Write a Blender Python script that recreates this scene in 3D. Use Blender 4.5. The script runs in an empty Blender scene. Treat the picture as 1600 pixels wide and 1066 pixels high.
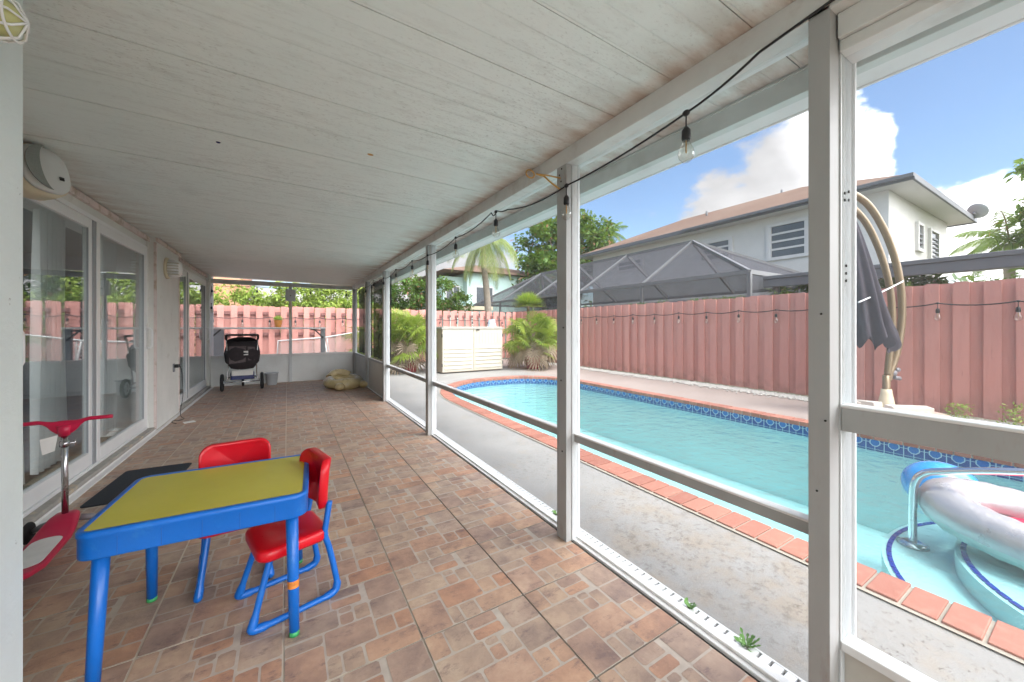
import bpy, math, random
from mathutils import Vector, Matrix
from mathutils.geometry import tessellate_polygon
R = math.radians
random.seed(7)
sc = bpy.context.scene
col = sc.collection
PI = math.pi

# ------------------------------------------------------------------ camera
YAW = 31.18
cam_d = bpy.data.cameras.new('camera'); cam = bpy.data.objects.new('camera', cam_d); col.objects.link(cam)
cam.location = (0, 0, 1.2); cam.rotation_euler = (R(90), 0, R(-YAW))
cam_d.sensor_width = 36; cam_d.lens = 580/1600*36; cam_d.shift_y = -21/1600
cam_d.clip_start = .05; cam_d.clip_end = 3000
sc.camera = cam

# ------------------------------------------------------------------ node helper
class NT:
    def __init__(s, tree): s.t = tree; s.n = tree.nodes; s.l = tree.links
    def new(s, typ, **kw):
        n = s.n.new(typ)
        for k, v in kw.items():
            if k.startswith('in_'):
                n.inputs[k[3:].replace('_', ' ')].default_value = v
            else: setattr(n, k, v)
        return n
    def put(s, inp, v):
        if isinstance(v, bpy.types.NodeSocket): s.l.new(v, inp)
        elif isinstance(v, (tuple, list)) and len(v) == 3 and inp.type == 'RGBA': inp.default_value = (*v, 1)
        else: inp.default_value = v
    def m(s, op, a, b=None, c=None, clamp=False):
        n = s.n.new('ShaderNodeMath'); n.operation = op; n.use_clamp = clamp
        for i, v in enumerate((a, b, c)):
            if v is not None: s.put(n.inputs[i], v)
        return n.outputs[0]
    def vm(s, op, a, b=None, scale=None):
        n = s.n.new('ShaderNodeVectorMath'); n.operation = op
        s.put(n.inputs[0], a)
        if b is not None: s.put(n.inputs[1], b)
        if scale is not None: s.put(n.inputs['Scale'], scale)
        return n.outputs['Value'] if op in ('DOT_PRODUCT', 'LENGTH') else n.outputs[0]
    def mix(s, f, a, b, mode='MIX'):
        n = s.n.new('ShaderNodeMix'); n.data_type = 'RGBA'; n.blend_type = mode
        s.put(n.inputs[0], f); s.put(n.inputs[6], a); s.put(n.inputs[7], b)
        return n.outputs[2]
    def rng(s, v, a, b, c=0., d=1., smooth=False):
        n = s.n.new('ShaderNodeMapRange'); n.interpolation_type = 'SMOOTHSTEP' if smooth else 'LINEAR'
        s.put(n.inputs[0], v)
        for i, q in enumerate((a, b, c, d)): s.put(n.inputs[i+1], q)
        return n.outputs[0]
    def noise(s, vec, scale, detail=4, rough=.55, out=0):
        n = s.n.new('ShaderNodeTexNoise'); n.inputs['Scale'].default_value = scale
        n.inputs['Detail'].default_value = detail; n.inputs['Roughness'].default_value = rough
        if vec is not None: s.l.new(vec, n.inputs['Vector'])
        return n.outputs[out]
    def obj(s): return s.n.new('ShaderNodeTexCoord').outputs['Object']
    def scl(s, vec, x, y, z):
        n = s.n.new('ShaderNodeMapping'); n.inputs['Scale'].default_value = (x, y, z); s.l.new(vec, n.inputs[0]); return n.outputs[0]
    def sep(s, v):
        n = s.n.new('ShaderNodeSeparateXYZ'); s.l.new(v, n.inputs[0]); return n.outputs
    def comb(s, x, y, z):
        n = s.n.new('ShaderNodeCombineXYZ')
        for i, v in enumerate((x, y, z)): s.put(n.inputs[i], v)
        return n.outputs[0]
    def ramp(s, f, stops):
        n = s.n.new('ShaderNodeValToRGB'); s.l.new(f, n.inputs[0]); e = n.color_ramp.elements
        while len(e) < len(stops): e.new(.5)
        for q, (p, c) in zip(e, stops): q.position = p; q.color = (*c, 1)
        return n.outputs[0]
    def bump(s, h, dist, strength=1.):
        n = s.n.new('ShaderNodeBump'); n.inputs['Distance'].default_value = dist; n.inputs['Strength'].default_value = strength
        s.l.new(h, n.inputs['Height']); return n.outputs[0]
    def schlick(s, f0, normal=None):
        g = s.n.new('ShaderNodeNewGeometry')
        c = s.m('ABSOLUTE', s.vm('DOT_PRODUCT', normal if normal is not None else g.outputs['Normal'], g.outputs['Incoming']))
        return s.m('ADD', s.m('MULTIPLY', s.m('POWER', s.m('SUBTRACT', 1., c, clamp=True), 5.), 1-f0), f0)
    def uv(s): return s.n.new('ShaderNodeUVMap').outputs[0]

# ------------------------------------------------------------------ world
w = bpy.data.worlds.new('World'); sc.world = w; w.use_nodes = True
nt = NT(w.node_tree)
bg = w.node_tree.nodes['Background']
SUN_EL, SUN_AZ = 66, 176          # azimuth clockwise from +Y: light comes from behind the camera, high
sky = nt.new('ShaderNodeTexSky', sky_type='NISHITA', sun_disc=False, sun_elevation=R(SUN_EL), sun_rotation=R(SUN_AZ), air_density=1.0, dust_density=.6, ozone_density=2.2)
gen = nt.n.new('ShaderNodeTexCoord').outputs['Generated']
d = nt.vm('NORMALIZE', gen)
dz = nt.sep(d)[2]
proj = nt.vm('MULTIPLY', d, (1.0, 1.0, 1.9))
n1 = nt.noise(proj, 2.6, 9, .60)
n2 = nt.noise(nt.vm('ADD', proj, (3.1, 1.7, .3)), 7.0, 7, .6)
base = nt.m('ADD', nt.m('MULTIPLY', n1, .58), nt.m('MULTIPLY', n2, .42))
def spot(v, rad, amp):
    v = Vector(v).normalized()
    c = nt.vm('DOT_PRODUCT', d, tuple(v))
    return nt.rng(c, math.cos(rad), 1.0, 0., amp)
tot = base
for v, rad, amp in (((0,-.35,.9),.95,.34), ((.5,-.75,.35),1.0,.40), ((-.8,-.8,.5),.7,.25), ((1.402,.30,.64),.16,.22), ((1.28,.37,.50),.10,.06), ((1.50,.27,.47),.07,-.10), ((1.66,.16,.74),.24,-.18), ((1.476,.2757,.495),.08,-.10), ((1.12,.50,.38),.20,.27), ((.88,.66,.33),.16,.12), ((1.19,.45,.47),.10,.10), ((1.56,.23,.34),.22,.28),  # leading spots: unseen cloud banks added as fill light for the patio
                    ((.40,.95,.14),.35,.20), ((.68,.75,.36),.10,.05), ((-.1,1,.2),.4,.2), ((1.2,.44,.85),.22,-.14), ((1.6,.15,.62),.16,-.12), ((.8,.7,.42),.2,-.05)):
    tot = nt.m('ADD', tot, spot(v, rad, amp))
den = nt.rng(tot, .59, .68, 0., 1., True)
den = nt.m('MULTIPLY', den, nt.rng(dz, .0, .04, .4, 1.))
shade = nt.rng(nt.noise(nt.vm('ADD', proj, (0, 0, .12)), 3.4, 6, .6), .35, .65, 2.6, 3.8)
glow = nt.rng(nt.vm('DOT_PRODUCT', d, (.46,-.73,.50)), .30, .85, 1., 8.)  # brightens clouds out of view behind the camera, added to light the patio
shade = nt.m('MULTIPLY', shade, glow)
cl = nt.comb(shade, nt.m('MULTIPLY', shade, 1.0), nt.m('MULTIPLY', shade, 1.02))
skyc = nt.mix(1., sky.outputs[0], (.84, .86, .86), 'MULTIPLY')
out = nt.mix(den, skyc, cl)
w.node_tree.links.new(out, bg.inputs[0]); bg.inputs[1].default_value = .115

sun_d = bpy.data.lights.new('sun', 'SUN'); sun = bpy.data.objects.new('sun', sun_d); col.objects.link(sun)
sun_d.energy = 1.1; sun_d.angle = R(14); sun_d.color = (1, .96, .9)
az = R(SUN_AZ); el = R(SUN_EL)
sd = Vector((math.sin(az)*math.cos(el), math.cos(az)*math.cos(el), math.sin(el)))
sun.rotation_euler = sd.to_track_quat('Z', 'Y').to_euler()
vs = sc.view_settings; vs.view_transform = 'Standard'; vs.look = 'None'; vs.exposure = 1.5; vs.gamma = 1
sc.cycles.use_denoising = True
sc.cycles.max_bounces = 10; sc.cycles.diffuse_bounces = 6; sc.cycles.transparent_max_bounces = 24
sc.cycles.caustics_reflective = False; sc.cycles.caustics_refractive = False
sc.cycles.sample_clamp_indirect = 6

# ------------------------------------------------------------------ materials
def newmat(name):
    m = bpy.data.materials.new(name); m.use_nodes = True
    return m, NT(m.node_tree), m.node_tree.nodes['Principled BSDF']
def pm(name, base, rough=.6, var=.12, scale=6, bump=0., bscale=60, metal=0., spec=.5, dirt=None, dscale=2.5, dthr=(.55, .7), damp=.6, stretch=None, coat=0.):
    m, n, b = newmat(name)
    v = n.obj()
    if stretch: v = n.scl(v, *stretch)
    f = n.noise(v, scale, 5, .6)
    dark = tuple(c*(1-var) for c in base); lite = tuple(min(1, c*(1+var)) for c in base)
    c = n.mix(n.rng(f, .3, .7), dark, lite)
    if dirt:
        g = n.rng(n.noise(v, dscale, 7, .65), dthr[0], dthr[1], 0, damp)
        c = n.mix(g, c, dirt)
    n.put(b.inputs['Base Color'], c)
    b.inputs['Metallic'].default_value = metal; b.inputs['Specular IOR Level'].default_value = spec
    n.put(b.inputs['Roughness'], n.rng(f, .3, .7, max(0, rough-.06), min(1, rough+.06)))
    if coat: b.inputs['Coat Weight'].default_value = coat; b.inputs['Coat Roughness'].default_value = .1
    if bump: n.put(b.inputs['Normal'], n.bump(n.noise(v, bscale, 4, .6), bump))
    return m
M = {}
M['white_alu'] = pm('white_alu', (.78,.77,.755), .42, .06, 9, dirt=(.33,.26,.20), dscale=7, dthr=(.58,.78), damp=.5, stretch=(1,1,.35))
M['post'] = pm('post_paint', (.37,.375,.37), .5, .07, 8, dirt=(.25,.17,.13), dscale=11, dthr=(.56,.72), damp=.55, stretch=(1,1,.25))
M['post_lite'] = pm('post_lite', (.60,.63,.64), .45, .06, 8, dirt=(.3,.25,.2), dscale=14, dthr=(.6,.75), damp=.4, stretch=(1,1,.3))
M['rib'] = pm('beam_paint', (.66,.67,.655), .55, .07, 5, dirt=(.28,.19,.13), dscale=3, dthr=(.52,.72), damp=.5)
M['fascia'] = pm('fascia_paint', (.55,.60,.58), .5, .08, 5, dirt=(.24,.24,.2), dscale=4, dthr=(.5,.75), damp=.4)
M['gutter'] = pm('gutter_paint', (.72,.73,.73), .45, .05, 5, dirt=(.4,.4,.38), dscale=4, dthr=(.55,.8), damp=.4)
M['stucco'] = pm('stucco', (.70,.70,.67), .85, .06, 3, bump=.0035, bscale=38, dirt=(.36,.31,.25), dscale=5, dthr=(.60,.78), damp=.5)
M['stucco_near'] = pm('stucco_near', (.60,.66,.655), .85, .05, 3, bump=.003, bscale=45, dirt=(.12,.11,.09), dscale=38, dthr=(.68,.72), damp=.8)
M['door_white'] = pm('door_white', (.78,.79,.79), .35, .04, 5)
M['seal_gray'] = pm('seal_gray', (.30,.32,.34), .5, .08, 6)
M['pinkedge'] = pm('peeling_edge', (.66,.56,.53), .8, .08, 10, bump=.002, dirt=(.42,.33,.24), dscale=9, dthr=(.52,.62), damp=.8)
M['dark'] = pm('dark_gap', (.03,.028,.025), .8)
M['black'] = pm('black_plastic', (.012,.012,.014), .4)
M['tire'] = pm('tire', (.015,.015,.017), .75)
M['blue'] = pm('blue_plastic', (.003,.125,.50), .36, .08, 4, spec=.5, dirt=(.03,.20,.55), dscale=14, dthr=(.60,.72), damp=.5, bump=.0004, bscale=180)
M['yellow'] = None
M['red'] = pm('red_plastic', (.60,.004,.014), .33, .08, 4, spec=.5, dirt=(.66,.07,.07), dscale=18, dthr=(.62,.74), damp=.4, bump=.0003, bscale=200)
M['redpot'] = pm('red_pot', (.30,.045,.05), .5, .15, 8)
M['green_cap'] = pm('green_cap', (.05,.35,.12), .5)
M['magenta'] = pm('magenta_plastic', (.52,.012,.06), .35, .05)
M['steel'] = pm('steel', (.55,.55,.56), .25, .06, 12, metal=1.)
M['chrome'] = pm('chrome', (.75,.76,.78), .12, .04, 12, metal=1.)
M['rubber_grey'] = pm('grey_plastic', (.22,.22,.24), .5)
M['beige'] = pm('beige_plastic', (.66,.58,.42), .45, .06, 4)
M['speaker_face'] = pm('speaker_face', (.66,.67,.66), .6, .04, 5)
M['speaker_mesh'] = pm('speaker_mesh', (.27,.29,.27), .8, .1, 160)
M['mat'] = pm('rubber_mat', (.018,.022,.03), .9, .35, 120, bump=.003, bscale=170)
M['pool_plaster'] = pm('pool_plaster', (.47,.66,.655), .7, .05, 1.2)
M['coping_grout'] = pm('coping_grout', (.33,.30,.25), .9, .1, 30)
M['tan_tube'] = pm('tan_tube', (.22,.165,.10), .35, .08, 6, metal=.3)
M['umbrella'] = pm('umbrella_cloth', (.040,.036,.050), .9, .18, 9, bump=.004, bscale=22)
M['conc_block'] = pm('whitish_block', (.62,.58,.52), .9, .12, 14, bump=.006, bscale=30, dirt=(.3,.26,.2), damp=.5)
M['house_white'] = pm('house_white', (.70,.70,.68), .9, .035, 2, bump=.012, bscale=9)
M['house_mint'] = pm('house_mint', (.50,.68,.64), .9, .05, 1)
M['house_pink'] = pm('house_pink', (.52,.27,.17), .9, .08, 1)
M['trim_grey'] = pm('trim_grey', (.13,.14,.155), .6, .08, 2)
M['soffit'] = pm('soffit', (.60,.60,.58), .8, .03, 2)
M['window_dark'] = pm('window_dark', (.10,.115,.13), .2, .1, 3)
M['window_trim'] = pm('window_trim', (.70,.70,.69), .6, .04, 3)
M['cage_alu'] = pm('cage_alu', (.14,.145,.15), .5, .08, 4)
M['patio_roof_grey'] = pm('patio_roof_grey', (.26,.28,.29), .5, .1, 3)
M['shed'] = pm('shed_resin', (.47,.445,.37), .55, .04, 4, dirt=(.5,.45,.34), dscale=3, dthr=(.5,.8), damp=.3)
M['shed_side'] = pm('shed_side', (.40,.33,.26), .7, .1, 20)
M['shed_lid'] = pm('shed_lid', (.36,.35,.31), .6, .06, 4)
M['trunk'] = pm('bark', (.20,.15,.10), .95, .25, 10, bump=.02, bscale=12)
M['palm_trunk'] = pm('palm_bark', (.30,.26,.21), .95, .2, 8, bump=.02, bscale=10)
M['gold'] = pm('gold_vinyl', (.50,.40,.21), .28, .06, 4, bump=.004, bscale=14, coat=.4)
M['silver'] = pm('silver_vinyl', (.46,.46,.48), .30, .05, 4, metal=.45, bump=.004, bscale=16)
M['float_under_reflect'] = pm('float_under_reflect', (.45,.60,.58), .35, .05, 4)  # greenish reflection of the pool put into the underside colour
M['float_red'] = pm('float_red', (.55,.015,.07), .4)
M['ball'] = pm('ball_blue', (.02,.28,.68), .25, .08, 5, coat=.5)
M['fabric_dark'] = pm('stroller_fabric', (.035,.028,.032), .9, .3, 14, bump=.006, bscale=20)
M['fabric_mesh'] = pm('stroller_mesh', (.12,.095,.10), .9, .3, 24)
M['navy'] = pm('navy', (.03,.04,.14), .5)
M['paper'] = pm('paper', (.75,.73,.70), .8)
M['lightgrey'] = pm('lightgrey_plastic', (.50,.53,.56), .5, .05)
M['brass'] = pm('brass_tan', (.52,.30,.09), .4, .1, 12, metal=.3)
M['kick'] = pm('kick_panel', (.55,.53,.48), .55, .05, 3, dirt=(.30,.27,.22), dscale=2.5, dthr=(.5,.8), damp=.35)
M['kick_white'] = pm('kick_white', (.76,.78,.77), .5, .04, 3, dirt=(.45,.42,.38), dscale=2, dthr=(.5,.8), damp=.3)
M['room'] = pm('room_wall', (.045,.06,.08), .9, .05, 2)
M['curtain'] = pm('curtain_cloth', (.85,.86,.84), .9, .05, 3)
M['gravel'] = pm('white_gravel', (.48,.47,.44), .9, .2, 40)
M['weed'] = pm('weed_leaf', (.10,.26,.035), .7, .3, 30)
M['cable'] = M['black']
M['yellow_glass'] = pm('yellow_glass', (.55,.55,.25), .2, .08, 8, coat=.6)
M['ground'] = pm('ground_soil', (.14,.13,.09), .95, .3, 1.5, bump=.02, bscale=8)
M['pail'] = pm('pale_blue_plastic', (.42,.50,.58), .5, .08)
M['orange_sticker'] = pm('orange_sticker', (.65,.22,.04), .5, .3, 60)
M['sandstone_curb'] = pm('sill_concrete', (.36,.34,.31), .9, .15, 12, bump=.004, bscale=50, dirt=(.55,.42,.28), dscale=6, dthr=(.56,.66), damp=.7)

# table top: yellow laminate with clear gloss
m, n, b = newmat('yellow_top'); v = n.obj()
n.put(b.inputs['Base Color'], n.mix(n.rng(n.noise(v, 3, 5), .3, .7), (.54,.475,.05), (.60,.53,.07)))
n.put(b.inputs['Roughness'], n.rng(n.noise(v, 2.5, 3), .3, .7, .20, .25)); b.inputs['Specular IOR Level'].default_value = .8
M['yellow'] = m

# patio tile stones: per-stone random from UV
m, n, b = newmat('patio_stone'); v = n.obj(); uv = n.sep(n.uv())
off = n.comb(n.m('MULTIPLY', uv[0], 37.), n.m('MULTIPLY', uv[1], 53.), 0.)
pv = n.vm('ADD', v, off)
warp = n.noise(pv, 5.5, 6, .65)
cA = n.ramp(warp, [(.28, (.25,.18,.16)), (.42, (.40,.285,.225)), (.55, (.51,.365,.275)), (.72, (.62,.475,.36))])
tint = n.ramp(uv[0], [(.0, (1.0,.74,.60)), (.25, (1.0,.93,.84)), (.5, (.92,.93,.90)), (.75, (.82,.79,.80)), (1., (1.04,.86,.74))])
c = n.mix(1., cA, tint, 'MULTIPLY')
vein = n.noise(n.scl(pv, 1.0, 2.0, 1), 9, 9, .78)
c = n.mix(n.rng(vein, .54, .64, 0, .65), c, (.15,.10,.105))
c = n.mix(n.rng(n.noise(pv, 60, 3, .6), .6, .75, 0, .35), c, (.5,.38,.29))
c = n.mix(n.rng(n.noise(v, .9, 4), .4, .7, 0, .22), c, (.30,.23,.19))
n.put(b.inputs['Base Color'], c)
n.put(b.inputs['Roughness'], n.rng(vein, .3, .7, .36, .55)); b.inputs['Specular IOR Level'].default_value = .45
n.put(b.inputs['Normal'], n.bump(n.noise(pv, 30, 6, .65), .003))
M['stone'] = m
m, n, b = newmat('patio_inner_grout'); v = n.obj()
n.put(b.inputs['Base Color'], n.mix(n.rng(n.noise(v, 18, 5), .3, .7), (.42,.355,.30), (.54,.465,.39)))
b.inputs['Roughness'].default_value = .6
M['inner_grout'] = m
m, n, b = newmat('patio_grout'); v = n.obj()
n.put(b.inputs['Base Color'], n.mix(n.m('MULTIPLY', n.rng(n.sep(v)[0], -.1, .75), n.rng(n.noise(v, 1.6, 5), .30, .50)), (.66,.58,.47), (.13,.105,.085)))
b.inputs['Roughness'].default_value = .85
M['grout'] = m

# concrete deck
m, n, b = newmat('deck_concrete'); v = n.obj(); xyz = n.sep(v)
big = n.noise(v, .9, 5, .6); mid = n.noise(v, 4.5, 8, .7); fine = n.noise(v, 45, 6, .75)
c = n.mix(n.rng(big, .35, .65), (.23,.23,.225), (.30,.297,.285))
c = n.mix(n.rng(mid, .54, .66, 0, .45), c, (.30,.255,.20))
dd_ = n.vm('LENGTH', n.vm('SUBTRACT', n.vm('MULTIPLY', v, (1., .8, 0.)), (1.95, .95, 0.)))
loc_ = n.m('ADD', n.rng(dd_, .15, 1.1, .8, 0., True), n.noise(v, 1.3, 4))
c = n.mix(n.m('MULTIPLY', n.rng(mid, .42, .58), n.rng(loc_, .70, 1.3, 0, .5)), c, (.26,.21,.155))
pit0 = n.m('MULTIPLY', n.rng(n.noise(v, 22, 8, .8), .53, .60), n.rng(loc_, .80, 1.3))
c = n.mix(n.m('MULTIPLY', pit0, .6), c, (.09,.07,.055))
pit = n.m('MULTIPLY', n.rng(fine, .57, .64), n.rng(n.noise(v, 1.7, 4), .42, .58))
c = n.mix(n.m('MULTIPLY', pit, .9), c, (.07,.055,.045))
c = n.mix(n.rng(n.noise(v, 120, 2), .3, .7, 0, .15), c, (.3,.29,.27))
# warm pink tint of the far strip beyond the pool
c = n.mix(n.m('MULTIPLY', n.rng(xyz[0], 5.4, 6.0), .45), c, (.36,.25,.205))
n.put(b.inputs['Base Color'], c); b.inputs['Roughness'].default_value = .85
n.put(b.inputs['Normal'], n.bump(fine, .004))
M['deck'] = m

# ceiling panels: white-grey paint, mildew streaks running along the boards, rust stain by the beam
m, n, b = newmat('ceiling_paint'); v = n.obj(); xyz = n.sep(v)
c = n.mix(n.rng(n.noise(v, .8, 4), .3, .7), (.76,.83,.81), (.82,.855,.835))
st = n.noise(n.scl(v, 2.2, 9, 1), 2.6, 8, .72)
patch = n.noise(v, .75, 5, .6)
c = n.mix(n.m('MULTIPLY', n.rng(st, .50, .68), n.rng(patch, .36, .62, .1, .42)), c, (.46,.46,.44))
spk = n.noise(n.scl(v, 1, 1.8, 1), 46, 5, .75)
c = n.mix(n.m('MULTIPLY', n.rng(spk, .55, .68), n.rng(patch, .40, .62, .1, .55)), c, (.30,.29,.27))
rust = n.m('MULTIPLY', n.m('MAXIMUM', n.rng(xyz[0], 1.02, 1.33, 0, .75), n.rng(xyz[0], -1.02, -1.33, 0, .5)), n.rng(n.noise(n.scl(v, .6, 1.6, 1), 4, 5, .6), .34, .62))
c = n.mix(rust, c, (.36,.23,.15))
n.put(b.inputs['Base Color'], c); b.inputs['Roughness'].default_value = .6
gr = n.m('ABSOLUTE', n.m('SUBTRACT', n.m('FRACT', n.m('DIVIDE', n.m('ADD', xyz[1], 30.0-2.18+.306*100), .102)), .5))
n.put(b.inputs['Normal'], n.bump(n.rng(gr, .46, .5, 1., 0.), .0016))
M['ceiling'] = m

# fence paint per board random
m, n, b = newmat('fence_paint'); v = n.obj(); uv = n.sep(n.uv())
gv = n.vm('ADD', n.scl(v, 6, 6, .7), n.comb(n.m('MULTIPLY', uv[0], 40), 0., 0.))
c = n.mix(uv[0], (.53,.24,.205), (.62,.305,.26))
c = n.mix(n.rng(n.noise(gv, 3.2, 7, .65), .45, .75, 0, .5), c, (.42,.19,.16))
c = n.mix(n.rng(n.noise(v, 1.1, 4), .45, .7, 0, .35), c, (.44,.225,.20))
c = n.mix(n.m('MULTIPLY', n.rng(n.noise(gv, 9, 4), .64, .74), .5), c, (.16,.09,.075))
zz = n.sep(v)[2]
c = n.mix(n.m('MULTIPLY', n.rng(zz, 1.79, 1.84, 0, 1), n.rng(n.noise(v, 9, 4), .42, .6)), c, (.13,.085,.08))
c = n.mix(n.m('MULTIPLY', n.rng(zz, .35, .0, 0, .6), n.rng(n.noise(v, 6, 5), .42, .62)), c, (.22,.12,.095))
n.put(b.inputs['Base Color'], c); b.inputs['Roughness'].default_value = .85
n.put(b.inputs['Normal'], n.bump(n.noise(gv, 5, 5), .003))
M['fence'] = m
M['rail_dark'] = pm('fence_rail', (.24,.11,.10), .9, .15, 5)

# coping brick
m, n, b = newmat('coping_brick'); v = n.obj(); uv = n.sep(n.uv())
c = n.mix(uv[0], (.27,.10,.07), (.37,.155,.11))
c = n.mix(n.rng(n.noise(v, 22, 5), .5, .75, 0, .4), c, (.40,.24,.18))
n.put(b.inputs['Base Color'], c); b.inputs['Roughness'].default_value = .8
n.put(b.inputs['Normal'], n.bump(n.noise(v, 90, 4), .002))
M['brick'] = m

# waterline tile: blue with pale ring ornament
m, n, b = newmat('waterline_tile'); uv = n.sep(n.uv())
T = .15
fx = n.m('SUBTRACT', n.m('FRACT', n.m('DIVIDE', uv[0], T)), .5); fy = n.m('SUBTRACT', n.m('FRACT', n.m('DIVIDE', uv[1], T)), .5)
ax = n.m('ABSOLUTE', fx); ay = n.m('ABSOLUTE', fy)
octd = n.m('MAXIMUM', n.m('MAXIMUM', ax, ay), n.m('MULTIPLY', n.m('ADD', ax, ay), .72))
ring = n.m('LESS_THAN', n.m('ABSOLUTE', n.m('SUBTRACT', octd, .27)), .028)
grid = n.m('GREATER_THAN', n.m('MAXIMUM', ax, ay), .475)
mid_ = n.m('MULTIPLY', n.m('LESS_THAN', n.m('MINIMUM', ax, ay), .018), n.m('GREATER_THAN', octd, .27))
line = n.m('MAXIMUM', n.m('MAXIMUM', ring, grid), mid_)
inn = n.m('LESS_THAN', octd, .26)
v = n.obj()
c = n.mix(inn, (.012,.05,.20), (.012,.13,.40))
c = n.mix(n.rng(n.noise(v, 25, 3), .4, .7, 0, .5), c, (.02,.10,.33))
c = n.mix(n.m('MULTIPLY', line, .75), c, (.45,.66,.70))
n.put(b.inputs['Base Color'], c); b.inputs['Roughness'].default_value = .15
M['wtile'] = m
M['steptile'] = pm('step_tile', (.006,.03,.30), .2, .2, 30)

# water
m = bpy.data.materials.new('pool_water'); m.use_nodes = True; n = NT(m.node_tree)
n.n.clear(); o_ = n.n.new('ShaderNodeOutputMaterial'); v = n.obj()
tr = n.n.new('ShaderNodeBsdfTransparent'); tr.inputs[0].default_value = (.78,.95,.96,1)
gl = n.n.new('ShaderNodeBsdfGlossy'); gl.inputs['Roughness'].default_value = .03
wb = n.bump(n.m('ADD', n.noise(n.scl(v, 1, 1.3, 1), 5, 3, .5), n.m('MULTIPLY', n.noise(v, 16, 3, .5), .3)), .022)
n.l.new(wb, gl.inputs['Normal'])
frs = n.schlick(.02, wb)
mx = n.n.new('ShaderNodeMixShader'); n.l.new(frs, mx.inputs[0]); n.l.new(tr.outputs[0], mx.inputs[1]); n.l.new(gl.outputs[0], mx.inputs[2])
n.l.new(mx.outputs[0], o_.inputs[0]); M['water'] = m

def glass(name, tint, ior=1.45, boost=1., base=0.):
    m = bpy.data.materials.new(name); m.use_nodes = True; n = NT(m.node_tree)
    n.n.clear(); o_ = n.n.new('ShaderNodeOutputMaterial')
    tr = n.n.new('ShaderNodeBsdfTransparent'); tr.inputs[0].default_value = (*tint, 1)
    gl = n.n.new('ShaderNodeBsdfGlossy'); gl.inputs['Roughness'].default_value = .004
    frs = n.schlick(((ior-1)/(ior+1))**2)
    mx = n.n.new('ShaderNodeMixShader'); n.l.new(n.m('ADD', n.m('MULTIPLY', frs, boost), base, clamp=True), mx.inputs[0])
    n.l.new(tr.outputs[0], mx.inputs[1]); n.l.new(gl.outputs[0], mx.inputs[2]); n.l.new(mx.outputs[0], o_.inputs[0])
    return m
M['door_glass'] = glass('door_glass', (.88,.92,.93), 1.5, 1.35, .05)
M['bulb_glass'] = glass('bulb_glass', (.93,.93,.9), 1.5, 1.5, .05)

m = bpy.data.materials.new('curtain_cloth'); m.use_nodes = True; n = NT(m.node_tree); n.n.clear()
o_ = n.n.new('ShaderNodeOutputMaterial'); df = n.n.new('ShaderNodeBsdfDiffuse'); tl = n.n.new('ShaderNodeBsdfTranslucent')
n.put(df.inputs[0], n.mix(n.noise(n.obj(), 4), (.86,.88,.86), (.92,.93,.91))); tl.inputs[0].default_value = (.85,.87,.86,1)
mx = n.n.new('ShaderNodeMixShader'); mx.inputs[0].default_value = .45; n.l.new(df.outputs[0], mx.inputs[1]); n.l.new(tl.outputs[0], mx.inputs[2]); n.l.new(mx.outputs[0], o_.inputs[0]); M['curtain'] = m

def screenmat(name, colr, cover, noise=.03):
    m = bpy.data.materials.new(name); m.use_nodes = True; n = NT(m.node_tree)
    n.n.clear(); o_ = n.n.new('ShaderNodeOutputMaterial'); v = n.obj()
    tr = n.n.new('ShaderNodeBsdfTransparent'); df = n.n.new('ShaderNodeBsdfDiffuse'); df.inputs[0].default_value = (*colr, 1)
    mx = n.n.new('ShaderNodeMixShader'); n.put(mx.inputs[0], n.rng(n.noise(v, 3, 4), .3, .7, cover-noise, cover+noise))
    n.l.new(tr.outputs[0], mx.inputs[1]); n.l.new(df.outputs[0], mx.inputs[2]); n.l.new(mx.outputs[0], o_.inputs[0])
    return m
M['screen'] = screenmat('insect_screen', (.50,.52,.55), .21)
M['cage_screen'] = screenmat('cage_screen', (.085,.085,.10), .50, .05)
M['shade_cloth'] = screenmat('shade_cloth', (.03,.03,.035), .82, .08)

# wire lattice (diamonds) for the leaning chain-link panel
m = bpy.data.materials.new('wire_net'); m.use_nodes = True; n = NT(m.node_tree); n.n.clear()
o_ = n.n.new('ShaderNodeOutputMaterial'); s_ = n.sep(n.obj())
a_ = n.m('ABSOLUTE', n.m('SUBTRACT', n.m('FRACT', n.m('MULTIPLY', n.m('ADD', s_[0], s_[2]), 13)), .5))
b_ = n.m('ABSOLUTE', n.m('SUBTRACT', n.m('FRACT', n.m('MULTIPLY', n.m('SUBTRACT', s_[0], s_[2]), 13)), .5))
tr = n.n.new('ShaderNodeBsdfTransparent'); df = n.n.new('ShaderNodeBsdfDiffuse'); df.inputs[0].default_value = (.55,.53,.52,1)
mx = n.n.new('ShaderNodeMixShader'); n.l.new(n.m('LESS_THAN', n.m('MINIMUM', a_, b_), .11), mx.inputs[0])
n.l.new(tr.outputs[0], mx.inputs[1]); n.l.new(df.outputs[0], mx.inputs[2]); n.l.new(mx.outputs[0], o_.inputs[0]); M['net'] = m

# roof shingles
m, n, b = newmat('shingles'); v = n.obj()
c = n.mix(n.rng(n.noise(n.scl(v, 3, 3, 8), 2, 6, .7), .3, .7), (.13,.078,.055), (.21,.13,.095))
c = n.mix(n.rng(n.noise(v, .5, 3), .4, .7, 0, .3), c, (.30,.22,.17))
n.put(b.inputs['Base Color'], c); b.inputs['Roughness'].default_value = .95
fz = n.m('FRACT', n.m('MULTIPLY', n.sep(v)[2], 12)); n.put(b.inputs['Normal'], n.bump(fz, .03))
M['shingle'] = m

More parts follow.
